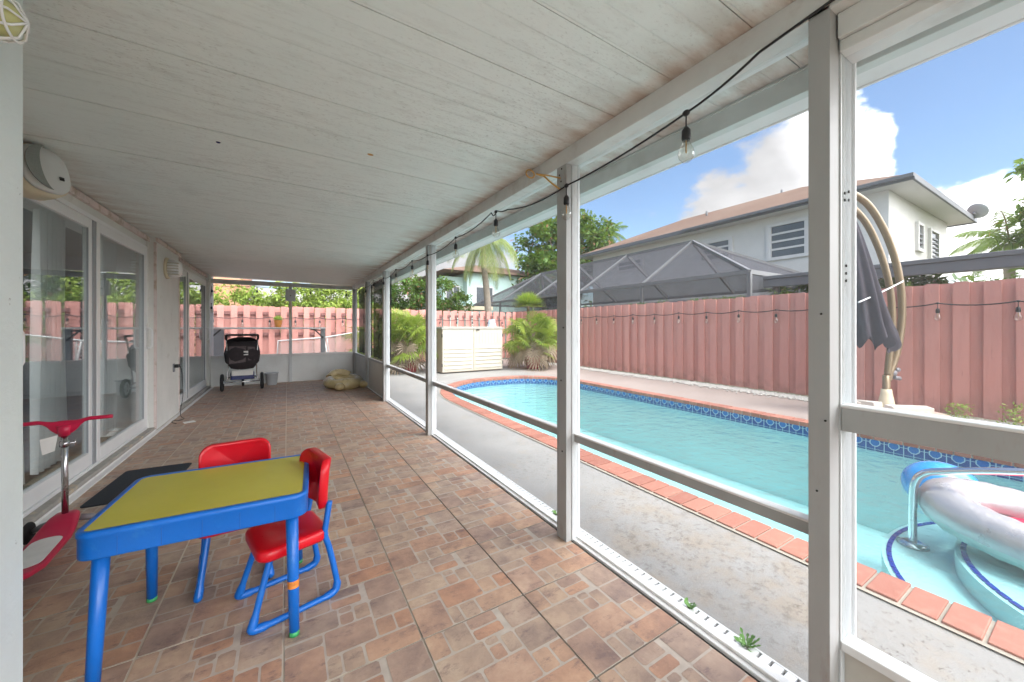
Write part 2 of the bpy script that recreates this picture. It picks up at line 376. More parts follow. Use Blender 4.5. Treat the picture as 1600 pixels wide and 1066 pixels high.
def leafmat(name, a, bcol, dead=None):
    m = bpy.data.materials.new(name); m.use_nodes = True; n = NT(m.node_tree); n.n.clear()
    o_ = n.n.new('ShaderNodeOutputMaterial'); uv = n.sep(n.uv())
    c = n.mix(uv[0], a, bcol)
    if dead: c = n.mix(n.m('GREATER_THAN', uv[1], .95), c, dead)
    p = n.n.new('ShaderNodeBsdfPrincipled'); n.put(p.inputs['Base Color'], c); p.inputs['Roughness'].default_value = .5
    p.inputs['Specular IOR Level'].default_value = .35
    t = n.n.new('ShaderNodeBsdfTranslucent'); n.put(t.inputs[0], n.mix(.5, c, (.30,.42,.04)))
    mx = n.n.new('ShaderNodeMixShader'); mx.inputs[0].default_value = .32
    n.l.new(p.outputs[0], mx.inputs[1]); n.l.new(t.outputs[0], mx.inputs[2]); n.l.new(mx.outputs[0], o_.inputs[0])
    return m
M['leaf_mid'] = leafmat('leaf_mid', (.045,.115,.018), (.13,.24,.04), (.35,.16,.10))
M['leaf_lite'] = leafmat('leaf_lite', (.20,.32,.045), (.46,.56,.13), (.4,.35,.1))
M['leaf_right'] = leafmat('leaf_right', (.12,.24,.035), (.30,.42,.08), (.5,.33,.12))
M['leaf_dark'] = leafmat('leaf_dark', (.03,.075,.015), (.075,.15,.03))
M['frond'] = leafmat('frond', (.15,.22,.05), (.34,.40,.14), (.45,.40,.2))
M['fan'] = leafmat('fan_leaf', (.11,.20,.025), (.34,.42,.06), (.4,.36,.14))
M['dead'] = leafmat('dead_leaf', (.22,.16,.11), (.48,.39,.30))
M['topknot'] = leafmat('topknot_leaf', (.18,.30,.03), (.42,.50,.08))

# ------------------------------------------------------------------ mesh builder
class MB:
    def __init__(s): s.v = []; s.f = []; s.r = []; s.m = []; s.s = []; s.uvs = None
    def add(s, vs, fs, rnd=None, mi=0, smooth=False):
        o = len(s.v); s.v += [tuple(v) for v in vs]
        if rnd is None: rnd = (random.random(), random.random())
        for f in fs:
            s.f.append(tuple(i+o for i in f)); s.r.append(rnd); s.m.append(mi); s.s.append(smooth)
        return s
    def box(s, x0, x1, y0, y1, z0, z1, mi=0, rnd=None, mtx=None):
        vs = [(x, y, z) for z in (z0, z1) for y in (y0, y1) for x in (x0, x1)]
        if mtx: vs = [mtx @ Vector(v) for v in vs]
        return s.add(vs, [(0,2,3,1),(4,5,7,6),(0,1,5,4),(2,6,7,3),(0,4,6,2),(1,3,7,5)], rnd, mi)
    def beam(s, a, b, w, h, mi=0, up=(0,0,1)):
        a = Vector(a); b = Vector(b); d = (b-a).normalized(); u = Vector(up)
        sd = d.cross(u)
        if sd.length < 1e-3: sd = d.cross(Vector((0,1,0)))
        sd.normalize(); u = sd.cross(d).normalized()
        vs = [p + sd*sx*w/2 + u*sy*h/2 for p in (a, b) for sy in (-1, 1) for sx in (-1, 1)]
        return s.add(vs, [(0,1,3,2),(4,6,7,5),(0,4,5,1),(2,3,7,6),(0,2,6,4),(1,5,7,3)], None, mi)
    def tube(s, pts, r, seg=10, mi=0, closed=False, cap=True, flat=None):
        pts = [Vector(p) for p in pts]; n = len(pts)
        rs = r if isinstance(r, (list, tuple)) else [r]*n
        vs = []; prev = None
        for i, p in enumerate(pts):
            if closed: t = pts[(i+1) % n]-pts[i-1]
            else: t = pts[min(i+1, n-1)]-pts[max(i-1, 0)]
            t.normalize()
            if prev is None:
                a = Vector((0,0,1)) if abs(t.z) < .9 else Vector((1,0,0))
                u = t.cross(a).normalized()
            else:
                u = prev - t*prev.dot(t); u.normalize()
            prev = u; w_ = t.cross(u)
            for k in range(seg):
                an = 2*PI*k/seg
                q = u*math.cos(an)*rs[i] + w_*math.sin(an)*rs[i]
                if flat: q.z *= flat
                vs.append(p+q)
        fs = []
        for i in range(n if closed else n-1):
            j = (i+1) % n
            for k in range(seg):
                k2 = (k+1) % seg
                fs.append((i*seg+k, i*seg+k2, j*seg+k2, j*seg+k))
        s.add(vs, fs, None, mi, True)
        if cap and not closed:
            o = len(s.v)-len(vs)
            s.f.append(tuple(o+k for k in reversed(range(seg)))); s.f.append(tuple(o+(n-1)*seg+k for k in range(seg)))
            s.r += [(.5,.5)]*2; s.m += [mi]*2; s.s += [False]*2
        return s
    def lathe(s, prof, seg=20, mi=0, mtx=None, sx=1, sy=1, cap=True):
        vs = []
        for (r, z) in prof:
            for k in range(seg):
                a = 2*PI*k/seg; v = Vector((r*math.cos(a)*sx, r*math.sin(a)*sy, z)); vs.append(mtx @ v if mtx else v)
        fs = [(i*seg+k, i*seg+(k+1) % seg, (i+1)*seg+(k+1) % seg, (i+1)*seg+k) for i in range(len(prof)-1) for k in range(seg)]
        if cap: fs += [tuple(reversed(range(seg))), tuple((len(prof)-1)*seg+k for k in range(seg))]
        return s.add(vs, fs, None, mi, True)
    def ball(s, c, rx, ry, rz, seg=16, rings=10, mi=0):
        prof = [(max(1e-4, math.sin(PI*i/rings)), -math.cos(PI*i/rings)) for i in range(rings+1)]
        return s.lathe(prof, seg, mi, Matrix.Translation(c) @ Matrix.Diagonal((rx, ry, rz, 1)), cap=False)
    def prism(s, poly, z0, z1, mi=0, mtx=None, rnd=None):
        n = len(poly); vs = [Vector((x, y, z0)) for x, y in poly]+[Vector((x, y, z1)) for x, y in poly]
        if mtx: vs = [mtx @ v for v in vs]
        return s.add(vs, [tuple(reversed(range(n))), tuple(range(n, 2*n))]+[(i, (i+1) % n, n+(i+1) % n, n+i) for i in range(n)], rnd, mi)
    def build(s, name, mats, parent=None, bevel=0., loc=None, sub=0, segs=2):
        me = bpy.data.meshes.new(name); me.from_pydata(s.v, [], s.f)
        if not isinstance(mats, (list, tuple)): mats = [mats]
        for q in mats: me.materials.append(M[q] if isinstance(q, str) else q)
        uvl = me.uv_layers.new(name='UVMap')
        data = []
        if s.uvs:
            for f in me.polygons:
                for vi in f.vertices: data += s.uvs[vi]
        else:
            for f, rr in zip(s.f, s.r): data += list(rr)*len(f)
        uvl.data.foreach_set('uv', data)
        me.polygons.foreach_set('material_index', s.m); me.polygons.foreach_set('use_smooth', s.s)
        me.update()
        o = bpy.data.objects.new(name, me); col.objects.link(o)
        if parent: o.parent = parent
        if loc: o.location = loc
        if bevel:
            md = o.modifiers.new('bevel', 'BEVEL'); md.width = bevel; md.segments = segs; md.limit_method = 'ANGLE'; md.angle_limit = R(40); md.harden_normals = False
        if sub:
            md = o.modifiers.new('sub', 'SUBSURF'); md.levels = sub; md.render_levels = sub
        return o

def tag(o, label=None, cat=None, group=None, kind=None):
    if label: o['label'] = label
    if cat: o['category'] = cat
    if group: o['group'] = group
    if kind: o['kind'] = kind
    return o
def empty(name, label, cat, loc=(0,0,0), rz=0, group=None):
    o = bpy.data.objects.new(name, None); col.objects.link(o); o.location = loc; o.rotation_euler = (0, 0, rz); o.empty_display_size = .1
    return tag(o, label, cat, group)
def struct(o): o['kind'] = 'structure'; return o
def rrect(x0, x1, y0, y1, r, n=5):
    p = []
    for cx, cy, a0 in ((x1-r, y1-r, 0), (x0+r, y1-r, 90), (x0+r, y0+r, 180), (x1-r, y0+r, 270)):
        for k in range(n+1):
            a = R(a0+90*k/n); p.append((cx+r*math.cos(a), cy+r*math.sin(a)))
    return p
def sheet_with_hole(outer, hole, z):
    a = [Vector((x, y, 0)) for x, y in outer]; b = [Vector((x, y, 0)) for x, y in hole]
    tris = tessellate_polygon([a, b]); mb = MB(); allp = a+b
    fs = []
    for t in tris:
        p, q, r_ = (allp[i] for i in t)
        nz = (q-p).cross(r_-p).z
        fs.append(tuple(t) if nz > 0 else tuple(reversed(t)))
    mb.add([(v.x, v.y, z) for v in allp], fs, (.5, .5)); return mb

# ------------------------------------------------------------------ ground, deck, pool
NX, FX = 2.47, 5.60
def pool_outline(off=0.):
    pts = []
    pts += [(NX, -1.0), (NX, 0.), (NX, 1.5), (NX, 3.0), (NX, 4.5), (NX, 5.7)]
    for k in range(1, 10):      # near-left rounded shoulder
        a = R(180-90*k/9); pts.append((NX+1.6+1.6*math.cos(a), 5.7+2.05*math.sin(a)))
    for k in range(1, 8):
        a = R(90-90*k/7); pts.append((FX-1.1+1.1*math.cos(a), 6.35+1.4*math.sin(a)))
    pts += [(FX, 5.0), (FX, 3.5), (FX, 2.0), (FX, .5), (FX, -1.0)]
    if off:
        res = []; n_ = len(pts)
        for i in range(n_):
            a = Vector(pts[i-1]); b_ = Vector(pts[i]); c_ = Vector(pts[(i+1) % n_])
            n1_ = Vector((-(b_-a).y, (b_-a).x)).normalized(); n2_ = Vector((-(c_-b_).y, (c_-b_).x)).normalized()
            nn = (n1_+n2_); nn.normalize(); k_ = off/max(.3, nn.dot(n1_)); res.append((b_.x+nn.x*k_, b_.y+nn.y*k_))
        return res
    return pts
inner = pool_outline(); outer = pool_outline(.205)
tag(sheet_with_hole([(-600,-600),(600,-600),(600,600),(-600,600)], pool_outline(.1), -.06).build('ground', 'ground'), kind='structure')
tag(sheet_with_hole([(1.50,-4),(7.42,-4),(7.42,12.38),(-4,12.38),(-4,9.72),(1.50,9.72)], outer, -.012).build('pool_deck', 'deck'), kind='structure')

mb = MB(); bot = -1.05; n_ = len(inner)
vs = [(x, y, -.16) for x, y in inner]+[(x, y, bot) for x, y in inner]
mb.add(vs, [(i, n_+i, n_+(i+1) % n_, (i+1) % n_) for i in range(n_)]+[tuple(range(n_, 2*n_))[::-1]])
def disc_step(cx, cy, r, z0, z1, mb, a0=0, a1=180, n=40):
    p = [(cx+r*math.cos(R(a0+(a1-a0)*k/n)), cy+r*math.sin(R(a0+(a1-a0)*k/n))) for k in range(n+1)]
    mb.prism(p, z0, z1)
SX, SY = 3.95, -.42
disc_step(SX, SY, 1.36, -1.04, -.38, mb); disc_step(SX, SY, 1.02, -.379, -.26, mb)
mb.box(4.3, 5.55, 4.9, 7.3, -1.04, -.75) if False else None
struct(mb.build('pool_basin', 'pool_plaster'))
# tile band, with arclength uv
mb = MB(); cum = [0]
for i in range(n_): a = inner[i]; b_ = inner[(i+1) % n_]; cum.append(cum[-1]+math.hypot(b_[0]-a[0], b_[1]-a[1]))
vs = []; fs = []; uvs = []
ti = pool_outline(-.004)
for i in range(n_+1):
    x, y = ti[i % n_]
    for z in (-.004, -.175): vs.append((x, y, z)); uvs.append([cum[i], z+.154+.0])
fs = [(2*i, 2*i+1, 2*i+3, 2*i+2) for i in range(n_)]
mb.add(vs, fs); mb.uvs = uvs
struct(mb.build('waterline_tile', 'wtile'))
mb = MB(); mb.add([(x, y, -.150) for x, y in pool_outline(-.002)], [tuple(range(n_))[::-1]])
struct(mb.build('pool_water', 'water'))
# step edge tiles
for rr, zz in ((1.32, -.378), (.98, -.258)):
    mb = MB(); nn = int(PI*rr/.075)
    for k in range(nn):
        a = PI*k/nn; b_ = a+PI/nn*.84
        p = [(SX+q*math.cos(t), SY+q*math.sin(t)) for q, t in ((rr-.010, a), (rr+.016, a), (rr+.016, b_), (rr-.010, b_))]
        mb.prism(p, zz, zz+.006)
    struct(mb.build('step_edge_tile', 'steptile'))
# coping bricks
mb = MB(); gb = MB()
gi = pool_outline(-.008); go = pool_outline(.214)
gb.add([(x, y, -.004) for x, y in gi]+[(x, y, -.004) for x, y in go]+[(x, y, -.05) for x, y in gi]+[(x, y, -.05) for x, y in go],
       [(i, (i+1) % n_, n_+(i+1) % n_, n_+i)[::-1] for i in range(n_)]+[(2*n_+i, 2*n_+(i+1) % n_, (i+1) % n_, i)[::-1] for i in range(n_)])
s_ = 0; L = cum[-1]; bw = .116
def at_s(s):
    s %= L
    for i in range(n_):
        if cum[i+1] >= s:
            t = (s-cum[i])/(cum[i+1]-cum[i]); a = Vector(inner[i]); b_ = Vector(inner[(i+1) % n_]); p = a.lerp(b_, t); dd = (b_-a).normalized()
            return p, dd
nb = int(L/bw)
for k in range(nb):
    p0, d0 = at_s(k*L/nb+.005); p1, d1 = at_s((k+1)*L/nb-.007)
    n0 = Vector((-d0.y, d0.x)); n1_ = Vector((-d1.y, d1.x))
    j = random.uniform(-.003, .003)
    q = [p0+n0*(-.018+j), p1+n1_*(-.018+j), p1+n1_*(.19+j), p0+n0*(.19+j)]
    z = random.uniform(.003, .007)
    mb.prism([(v.x, v.y) for v in q][::-1], -.05, z)
cb = mb.build('pool_coping', 'brick', bevel=.004); struct(cb)
struct(gb.build('coping_mortar', 'coping_grout'))

# ------------------------------------------------------------------ patio floor
TS = .46
lay = [(0,0,2.3,3.0),(2.3,0,3.2,1.7),(3.2,0,4.5,1.7),(4.5,0,8,1.7),(2.3,1.7,5.5,4.0),(5.5,1.7,6.8,3.4),(6.8,1.7,8,3.4),
       (0,3.0,2.3,4.0),(5.5,3.4,8,5.6),(0,4.0,3.4,5.9),(3.4,4.0,4.4,5.2),(4.4,4.0,5.5,5.6),(3.4,5.2,4.4,5.9),(0,5.9,1.3,8),(1.3,5.9,3.0,8),(3.0,5.9,5.2,6.9),
       (4.4,5.6,5.5,5.9),(5.5,5.6,8,8),(3.0,6.9,5.2,8),(5.2,5.9,5.5,8)]
lay = [q for q in lay if (q[2]-q[0]) > .5 and (q[3]-q[1]) > .5]
inn_mb = MB(); st_mb = MB()
x0f, x1f, y0f, y1f = -1.30, 1.365, -2.2, 9.62
ks = range(-4, 5); js = range(-9, 20)
for i in ks:
    for j in js:
        ox = -.013+i*TS; oy = 1.40+j*TS
        a, b_, c_, d_ = max(ox+.0036, x0f), min(ox+TS-.0036, x1f), max(oy+.0036, y0f), min(oy+TS-.0036, y1f)
        if b_-a < .01 or d_-c_ < .01: continue
        inn_mb.box(a, b_, c_, d_, -.008, -.0012)
        for (u0, v0, u1, v1) in lay:
            g = .0042; e = TS/8
            X0 = ox+u0*e+(g if u0 > 0 else .0035); X1 = ox+u1*e-(g if u1 < 8 else .0035)
            Y0 = oy+v0*e+(g if v0 > 0 else .0035); Y1 = oy+v1*e-(g if v1 < 8 else .0035)
            X0, X1, Y0, Y1 = max(X0, a), min(X1, b_), max(Y0, c_), min(Y1, d_)
            if X1-X0 < .008 or Y1-Y0 < .008: continue
            jx = [random.uniform(-.0022, .0022) for _ in range(8)]
            random.seed(int(u0*100+v0*10)); r0 = random.random(); r1_ = random.random(); random.seed(i*1000+j*7+int(u0*31+v0*17))
            rnd = ((r0+random.uniform(-.12, .12)) % 1, (r1_*.04+.31*(random.random() < .15)) % 1)
            zt = -.0002
            poly = []
            for cx, cy, sx, sy in ((X0, Y0, 1, 1), (X1, Y0, -1, 1), (X1, Y1, -1, -1), (X0, Y1, 1, -1)):
                cc = random.uniform(.004, .010)
                pr = [(cx+sx*cc, cy+jx[0]), (cx+jx[1], cy+sy*cc)]
                poly += pr if sx*sy < 0 else pr[::-1]
            poly = [(min(max(px, a), b_), min(max(py, c_), d_)) for px, py in poly]
            st_mb.add([(px, py, zt) for px, py in poly], [tuple(range(8))], rnd)
random.seed(11)
gm = MB(); gm.box(-1.46, 1.365, -2.2, 9.62, -.05, -.004)
g0 = gm.build('patio_floor', 'grout'); struct(g0)
o = inn_mb.build('floor_tile', 'inner_grout', g0); o = st_mb.build('tile_pattern', 'stone', g0)

# aluminium threshold strips, dark joint, slotted drain
mb = MB(); mb.box(1.365, 1.378, -2.2, 9.6, -.05, -.006)
struct(mb.build('floor_joint', 'dark'))
mb = MB(); mb.box(1.455, 1.50, -2.2, 9.6, -.05, -.014)
struct(mb.build('drain_channel', 'dark'))
dr = MB()
y = -1.5
while y < 9.5:
    dr.box(1.455, 1.50, y, y+.030, -.020, .000); y += .040
dr.box(1.494, 1.502, -1.5, 9.5, -.021, .001); dr.box(1.453, 1.459, -1.5, 9.5, -.021, .001)
tag(dr.build('drain_grate', 'gutter'), 'white slotted drain strip running along the foot of the pool side screen wall', 'drain')

# ------------------------------------------------------------------ patio roof
roof = empty('patio_roof', 'white panelled patio roof spanning from the house wall to the pool side', 'roof', (0, 3.5, 2.2))
def cz(x): return 2.255-.018*(x+1.4)
mb = MB(); y = -2.106+.0
k = -14
while True:
    ya = 2.18+k*.306; yb = ya+.3025; k += 1
    if yb < -2.3: continue
    if ya > 9.75: break
    yb = min(yb, 9.8)
    xa, xb = -1.5, 1.69
    dzr = random.uniform(-.0008, .0008)
    vs = [(xa, ya, cz(xa)+dzr), (xb, ya, cz(xb)+dzr), (xb, yb, cz(xb)+dzr), (xa, yb, cz(xa)+dzr)]
    vs += [(x, yy, z+.03) for x, yy, z in vs]
    mb.add(vs, [(3,2,1,0),(4,5,6,7),(0,1,5,4),(1,2,6,5),(2,3,7,6),(3,0,4,7)])
off = Vector((0, -3.5, -2.2))
mb.build('ceiling_panel', 'ceiling', roof, loc=off)
mb = MB(); mb.box(-1.6, 1.75, -2.3, 9.85, 2.30, 2.36); mb.build('roof_deck', 'patio_roof_grey', roof, loc=off)
mb = MB(); mb.add([(x, y, z+.012) for x, y, z in ((-1.5,-2.3,cz(-1.5)),(1.69,-2.3,cz(1.69)),(1.69,9.8,cz(1.69)),(-1.5,9.8,cz(-1.5)))], [(3,2,1,0)]); mb.build('seam_backing', 'dark', roof, loc=off)
mb = MB(); mb.box(1.69, 1.74, -2.3, 9.85, 2.10, 2.30); mb.box(1.684, 1.745, -2.3, 9.85, 2.185, 2.192); mb.build('fascia_board', 'fascia', roof, loc=off, bevel=.003)
mb = MB(); mb.box(1.742, 1.85, -2.3, 9.85, 2.105, 2.12); mb.box(1.84, 1.855, -2.3, 9.85, 2.10, 2.26); mb.build('gutter', 'gutter', roof, loc=off, bevel=.003)
# ceiling blemishes
mb = MB(); mb.ball((-.33, 2.62, cz(-.33)-.002), .011, .006, .006, 10, 6); mb.build('blue_hook', 'navy', roof, loc=off)
mb = MB(); mb.ball((.42, 2.31, cz(.42)), .018, .012, .004, 10, 6); mb.build('rust_plate', 'brass', roof, loc=off)

# ------------------------------------------------------------------ screen enclosure
enc = empty('screen_enclosure', 'white aluminium framed insect screen wall round the tiled patio', 'screen wall', (1.4, 4, 0))
eo = Vector((-1.4, -4, 0))
def part(mb, name, mat, parent=enc, o=eo, bevel=.003, **k): return mb.build(name, mat, parent, loc=o, bevel=bevel, **k)
mb = MB(); mb.box(1.335, 1.43, -2.2, 9.62, 2.118, 2.206); part(mb, 'top_beam', 'rib')
mb = MB(); mb.box(1.42, 1.475, -2.2, 9.62, 2.135, 2.198); part(mb, 'outer_top_beam', 'gutter')
mb = MB(); mb.box(1.378, 1.455, -2.2, 9.62, -.03, .008); mb.box(1.40, 1.44, -2.2, 9.62, .008, .02); part(mb, 'bottom_track', 'white_alu')
posts = [(1.335, 1.492, .436, .492, 0), (1.332, 1.425, 1.612, 1.70, 1), (1.335, 1.42, 4.00, 4.09, 1), (1.335, 1.42, 6.22, 6.31, 1), (1.335, 1.42, 7.85, 7.93, 1), (1.335, 1.42, 9.54, 9.62, 1), (1.335, 1.42, -.62, -.55, 1)]
for i, (xa, xb, ya, yb, kd) in enumerate(posts):
    mb = MB()
    zb = 2.118 if i else 2.13
    xm = xa+(xb-xa)*.42
    mb.box(xa, xm-.0015, ya+.004, yb, 0, zb, 0); mb.box(xm+.0015, xb, ya, yb-.002, .0, zb, 1)
    if i in (0,):
        mb.box(xb-.006, xb+.006, ya-.008, yb, .0, zb, 2)
        for q in range(7): mb.box(xm+.012+q*.0095, xm+.0145+q*.0095, ya-.0018, ya+.001, 0, zb-.12, 1)
    else:
        mb.box(xb, xb+.012, ya+.01, yb-.01, .0, zb, 2)
        for q in range(4): mb.box(xm+.008+q*.010, xm+.011+q*.010, ya-.0018, ya+.001, 0, zb, 1)
    p_ = part(mb, 'post', ['post', 'post_lite', 'gutter'], bevel=.002)
    if i in (0, 1):
        sc_ = []
        if i == 0:
            pts_ = [(1.475, ya-.003, z) for z in (1.395, 1.44, 1.415)]+[(1.36, ya, .80), (1.338+.02, ya, 1.9), (1.45, ya-.003, 1.78), (1.47, ya-.003, 1.80), (1.45, ya-.003, 1.76)]
            pts_ = [(1.43, ya-.003, 1.385), (1.43, ya-.003, 1.362), (1.43, ya-.003, 1.34), (1.42, ya-.003, 1.60), (1.45, ya-.003, 1.61), (1.42, ya-.003, 1.58), (1.45, ya-.003, 1.585)]
            for p in pts_: sc_.append(MB()); sc_[-1].lathe([(.0045, 0), (.0045, .002)], 8, 0, Matrix.Translation(p) @ Matrix.Rotation(PI/2, 4, 'X'))
            for p in ((1.334, .47, .72), (1.334, .45, .93), (1.334, .46, 1.24)): sc_.append(MB()); sc_[-1].lathe([(.003, 0), (.003, .002)], 8, 0, Matrix.Translation(p) @ Matrix.Rotation(-PI/2, 4, 'Y'))
        else:
            for p in ((1.331, 1.675, 2.07), (1.331, 1.655, 2.10), (1.331, 1.66, 2.03), (1.331, 1.66, 1.99), (1.331, 1.64, 1.2), (1.331, 1.66, .9), (1.331, 1.65, .5)):
                sc_.append(MB()); sc_[-1].lathe([(.005, 0), (.005, .002)], 8, 0, Matrix.Translation(p) @ Matrix.Rotation(-PI/2, 4, 'Y'))
        [q_.build('screw_hole', 'dark', p_) for q_ in sc_]
# mid rails on pool side
def railY(y0, y1, z0, z1, xa=1.385, xb=1.425, mat='white_alu'):
    mb = MB(); mb.box(xa, xb, y0, y1, z0, z1, 1); mb.box(xa-.004, xb, y0, y1, z1-.003, z1+.006, 0); part(mb, 'mid_rail', [mat, 'post'])
railY(.492, 1.612, .555, .597); railY(1.70, 4.0, .555, .597); railY(4.09, 6.22, .555, .597)
railY(6.31, 7.85, .565, .60); railY(7.93, 9.54, .565, .60)
# solid kick panels past the fourth post
for ya, yb in ((6.31, 7.85), (7.93, 9.54)):
    mb = MB(); mb.box(1.395, 1.405, ya, yb, .01, .565); part(mb, 'kick_panel', 'kick')
# screen sheets
def sheetY(x, y0, y1, z0, z1, mat='screen', nm='screen_panel'):
    mb = MB(); mb.add([(x, y0, z0), (x, y1, z0), (x, y1, z1), (x, y0, z1)], [(0,1,2,3)]); return mb.build(nm, mat, enc, loc=eo)
sheetY(1.408, .492, 1.612, .02, .555); sheetY(1.408, .492, 1.612, .603, 2.118)
sheetY(1.408, 1.70, 4.0, .02, .555); sheetY(1.408, 1.70, 4.0, .603, 2.118)
sheetY(1.408, 4.09, 6.22, .02, .555); sheetY(1.408, 4.09, 6.22, .603, 2.118)
sheetY(1.408, 6.31, 7.85, .606, 2.118); sheetY(1.408, 7.93, 9.54, .606, 2.118)
# door bay right of the near post: header, mid rail, kick panel
mb = MB(); mb.box(1.375, 1.475, -.55, .436, 2.045, 2.117); mb.box(1.39, 1.49, -.55, .436, 2.01, 2.044); part(mb, 'door_header', 'rib')
railY(-.55, .436, .895, .967, 1.40, 1.45, 'gutter')
mb = MB(); mb.box(1.40, 1.46, -.55, .436, .245, .272); part(mb, 'kick_rail', 'gutter')
mb = MB(); mb.box(1.425, 1.437, -.55, .436, .01, .245); part(mb, 'kick_panel', 'kick')
sheetY(1.43, -.55, .436, .272, .895); sheetY(1.43, -.55, .436, .975, 2.01)
# end wall
ey = 9.56
mb = MB(); mb.box(-1.40, 1.335, ey, ey+.06, 2.10, 2.19); part(mb, 'end_beam', 'rib')
mb = MB(); mb.box(-1.40, -1.35, ey, ey+.05, 0, 2.10); part(mb, 'post', 'gutter')
mb = MB(); mb.box(.03, .085, ey-.01, ey+.05, 0, 2.10); ep = part(mb, 'post', 'post_lite')
mb = MB(); mb.box(-1.35, .03, ey-.012, ey+.05, .575, .625); mb.box(.085, 1.335, ey-.012, ey+.05, .575, .625); part(mb, 'end_sill', 'white_alu')
mb = MB(); mb.box(-1.35, .03, ey, ey+.05, .0, .02); mb.box(.085, 1.335, ey, ey+.05, .0, .02); part(mb, 'end_track', 'white_alu')
for xa, xb in ((-1.35, .03), (.085, 1.335)):
    mb = MB(); mb.box(xa, xb, ey+.015, ey+.025, .02, .575); part(mb, 'kick_panel', 'kick_white')
    mb = MB(); mb.add([(xa, ey+.02, .625), (xb, ey+.02, .625), (xb, ey+.02, 2.10), (xa, ey+.02, 2.10)], [(0,1,2,3)]); mb.build('screen_panel', 'screen', enc, loc=eo)
# shade cloths hanging on the last two bays
for ya, yb, lab in ((6.36, 7.80, 'black shade cloth hung in the screen bay nearer the camera'), (8.0, 9.5, 'black shade cloth hung in the last screen bay beside the end wall')):
    mb = MB(); nn = 30; vs = []
    for k in range(nn+1):
        t = k/nn; yy = ya+(yb-ya)*t; xx = 1.475+.018*math.sin(t*19)+.01*math.sin(t*41)
        vs += [(xx, yy, .62), (xx+.012*math.sin(t*13+1), yy+.03*math.sin(t*9), 2.09)]
    mb.add(vs, [(2*k, 2*k+2, 2*k+3, 2*k+1) for k in range(nn)], None, 0, True)
    tag(mb.build('shade_cloth', 'shade_cloth'), lab, 'shade cloth', 'black shade cloths on the screen wall')
# switch box on end post
t = empty('junction_box', 'grey rectangular electrical box on top of the end wall post', 'electrical box', (.06, ey-.03, 1.78))
mb = MB(); mb.prism(rrect(-.095, .095, -.13, .13, .02), -.0, .055, 0, Matrix.Translation((0, -.005, .13)) @ Matrix.Rotation(PI/2, 4, 'X')); mb.build('case', 'post_lite', t, bevel=.006)
mb = MB(); mb.lathe([(.012, 0), (.012, .012)], 12, 0, Matrix.Translation((0, -.058, .12)) @ Matrix.Rotation(PI/2, 4, 'X')); mb.build('knob', 'dark', t)
mb = MB(); mb.box(-.014, .014, -.02, .0, -.42, .0); mb.build('conduit', 'beige', t, bevel=.003)

# ------------------------------------------------------------------ house wall with two sliding doors
hs = empty('house', 'pale stucco house wall with two white sliding glass doors along the patio', 'house', (-1.4, 5, 0))
ho = Vector((1.4, -5, 0))
WX = -1.385
mb = MB()
mb.box(-1.75, WX, 2.9, 3.05, 0, 2.3); mb.box(-1.53, -1.31, 5.83, 6.92, 0, 2.28); mb.box(-1.75, -1.325, 9.42, 9.9, 0, 2.28)
mb.box(-1.75, WX, 3.05, 5.83, 2.125, 2.27); mb.box(-1.75, WX, 6.92, 9.42, 2.125, 2.27)
mb.box(-1.75, WX+.02, 5.80, 5.83, 0, 2.27)
part(mb, 'wall', 'stucco', hs, ho, .006)
mb = MB(); mb.box(-1.4, -.622, -2.2, 1.577, -.01, 2.24); mb.box(-1.75, -.9, 1.4, 1.57, 0, 2.3); mb.box(-1.75, -1.5, 1.57, 2.9, 0, 2.3)
part(mb, 'near_wall', 'stucco_near', hs, ho, .008)
# peeling cornice strip under the ceiling + edges of the pier
mb = MB(); mb.box(WX, WX+.03, 1.58, 5.83, 2.19, 2.243); mb.box(-1.31, -1.285, 5.83, 6.92, 2.20, 2.242); mb.box(WX, WX+.03, 6.92, 9.42, 2.19, 2.243); part(mb, 'cornice', 'pinkedge', hs, ho, .004)
mb = MB(); mb.box(-1.325, -1.302, 5.825, 5.85, .02, 2.19); mb.box(-1.325, -1.302, 6.905, 6.93, .02, 2.19); part(mb, 'corner_bead', 'pinkedge', hs, ho, .003)
mb = MB(); mb.box(-1.46, -1.315, 2.9, 5.83, -.03, .045); mb.box(-1.46, -1.315, 6.92, 9.5, -.03, .045); part(mb, 'door_sill', 'sandstone_curb', hs, ho, .006)
mb = MB(); mb.box(-1.312, -1.262, 1.6, 5.83, -.03, .006); mb.box(-1.30, -1.262, 5.83, 9.5, -.03, .006); mb.box(-1.314, -1.308, 1.6, 5.83, -.03, .018); part(mb, 'threshold_strip', 'white_alu', hs, ho, .002)
mb = MB(); mb.box(-1.462, -1.46, 2.9, 9.5, 0, .05)
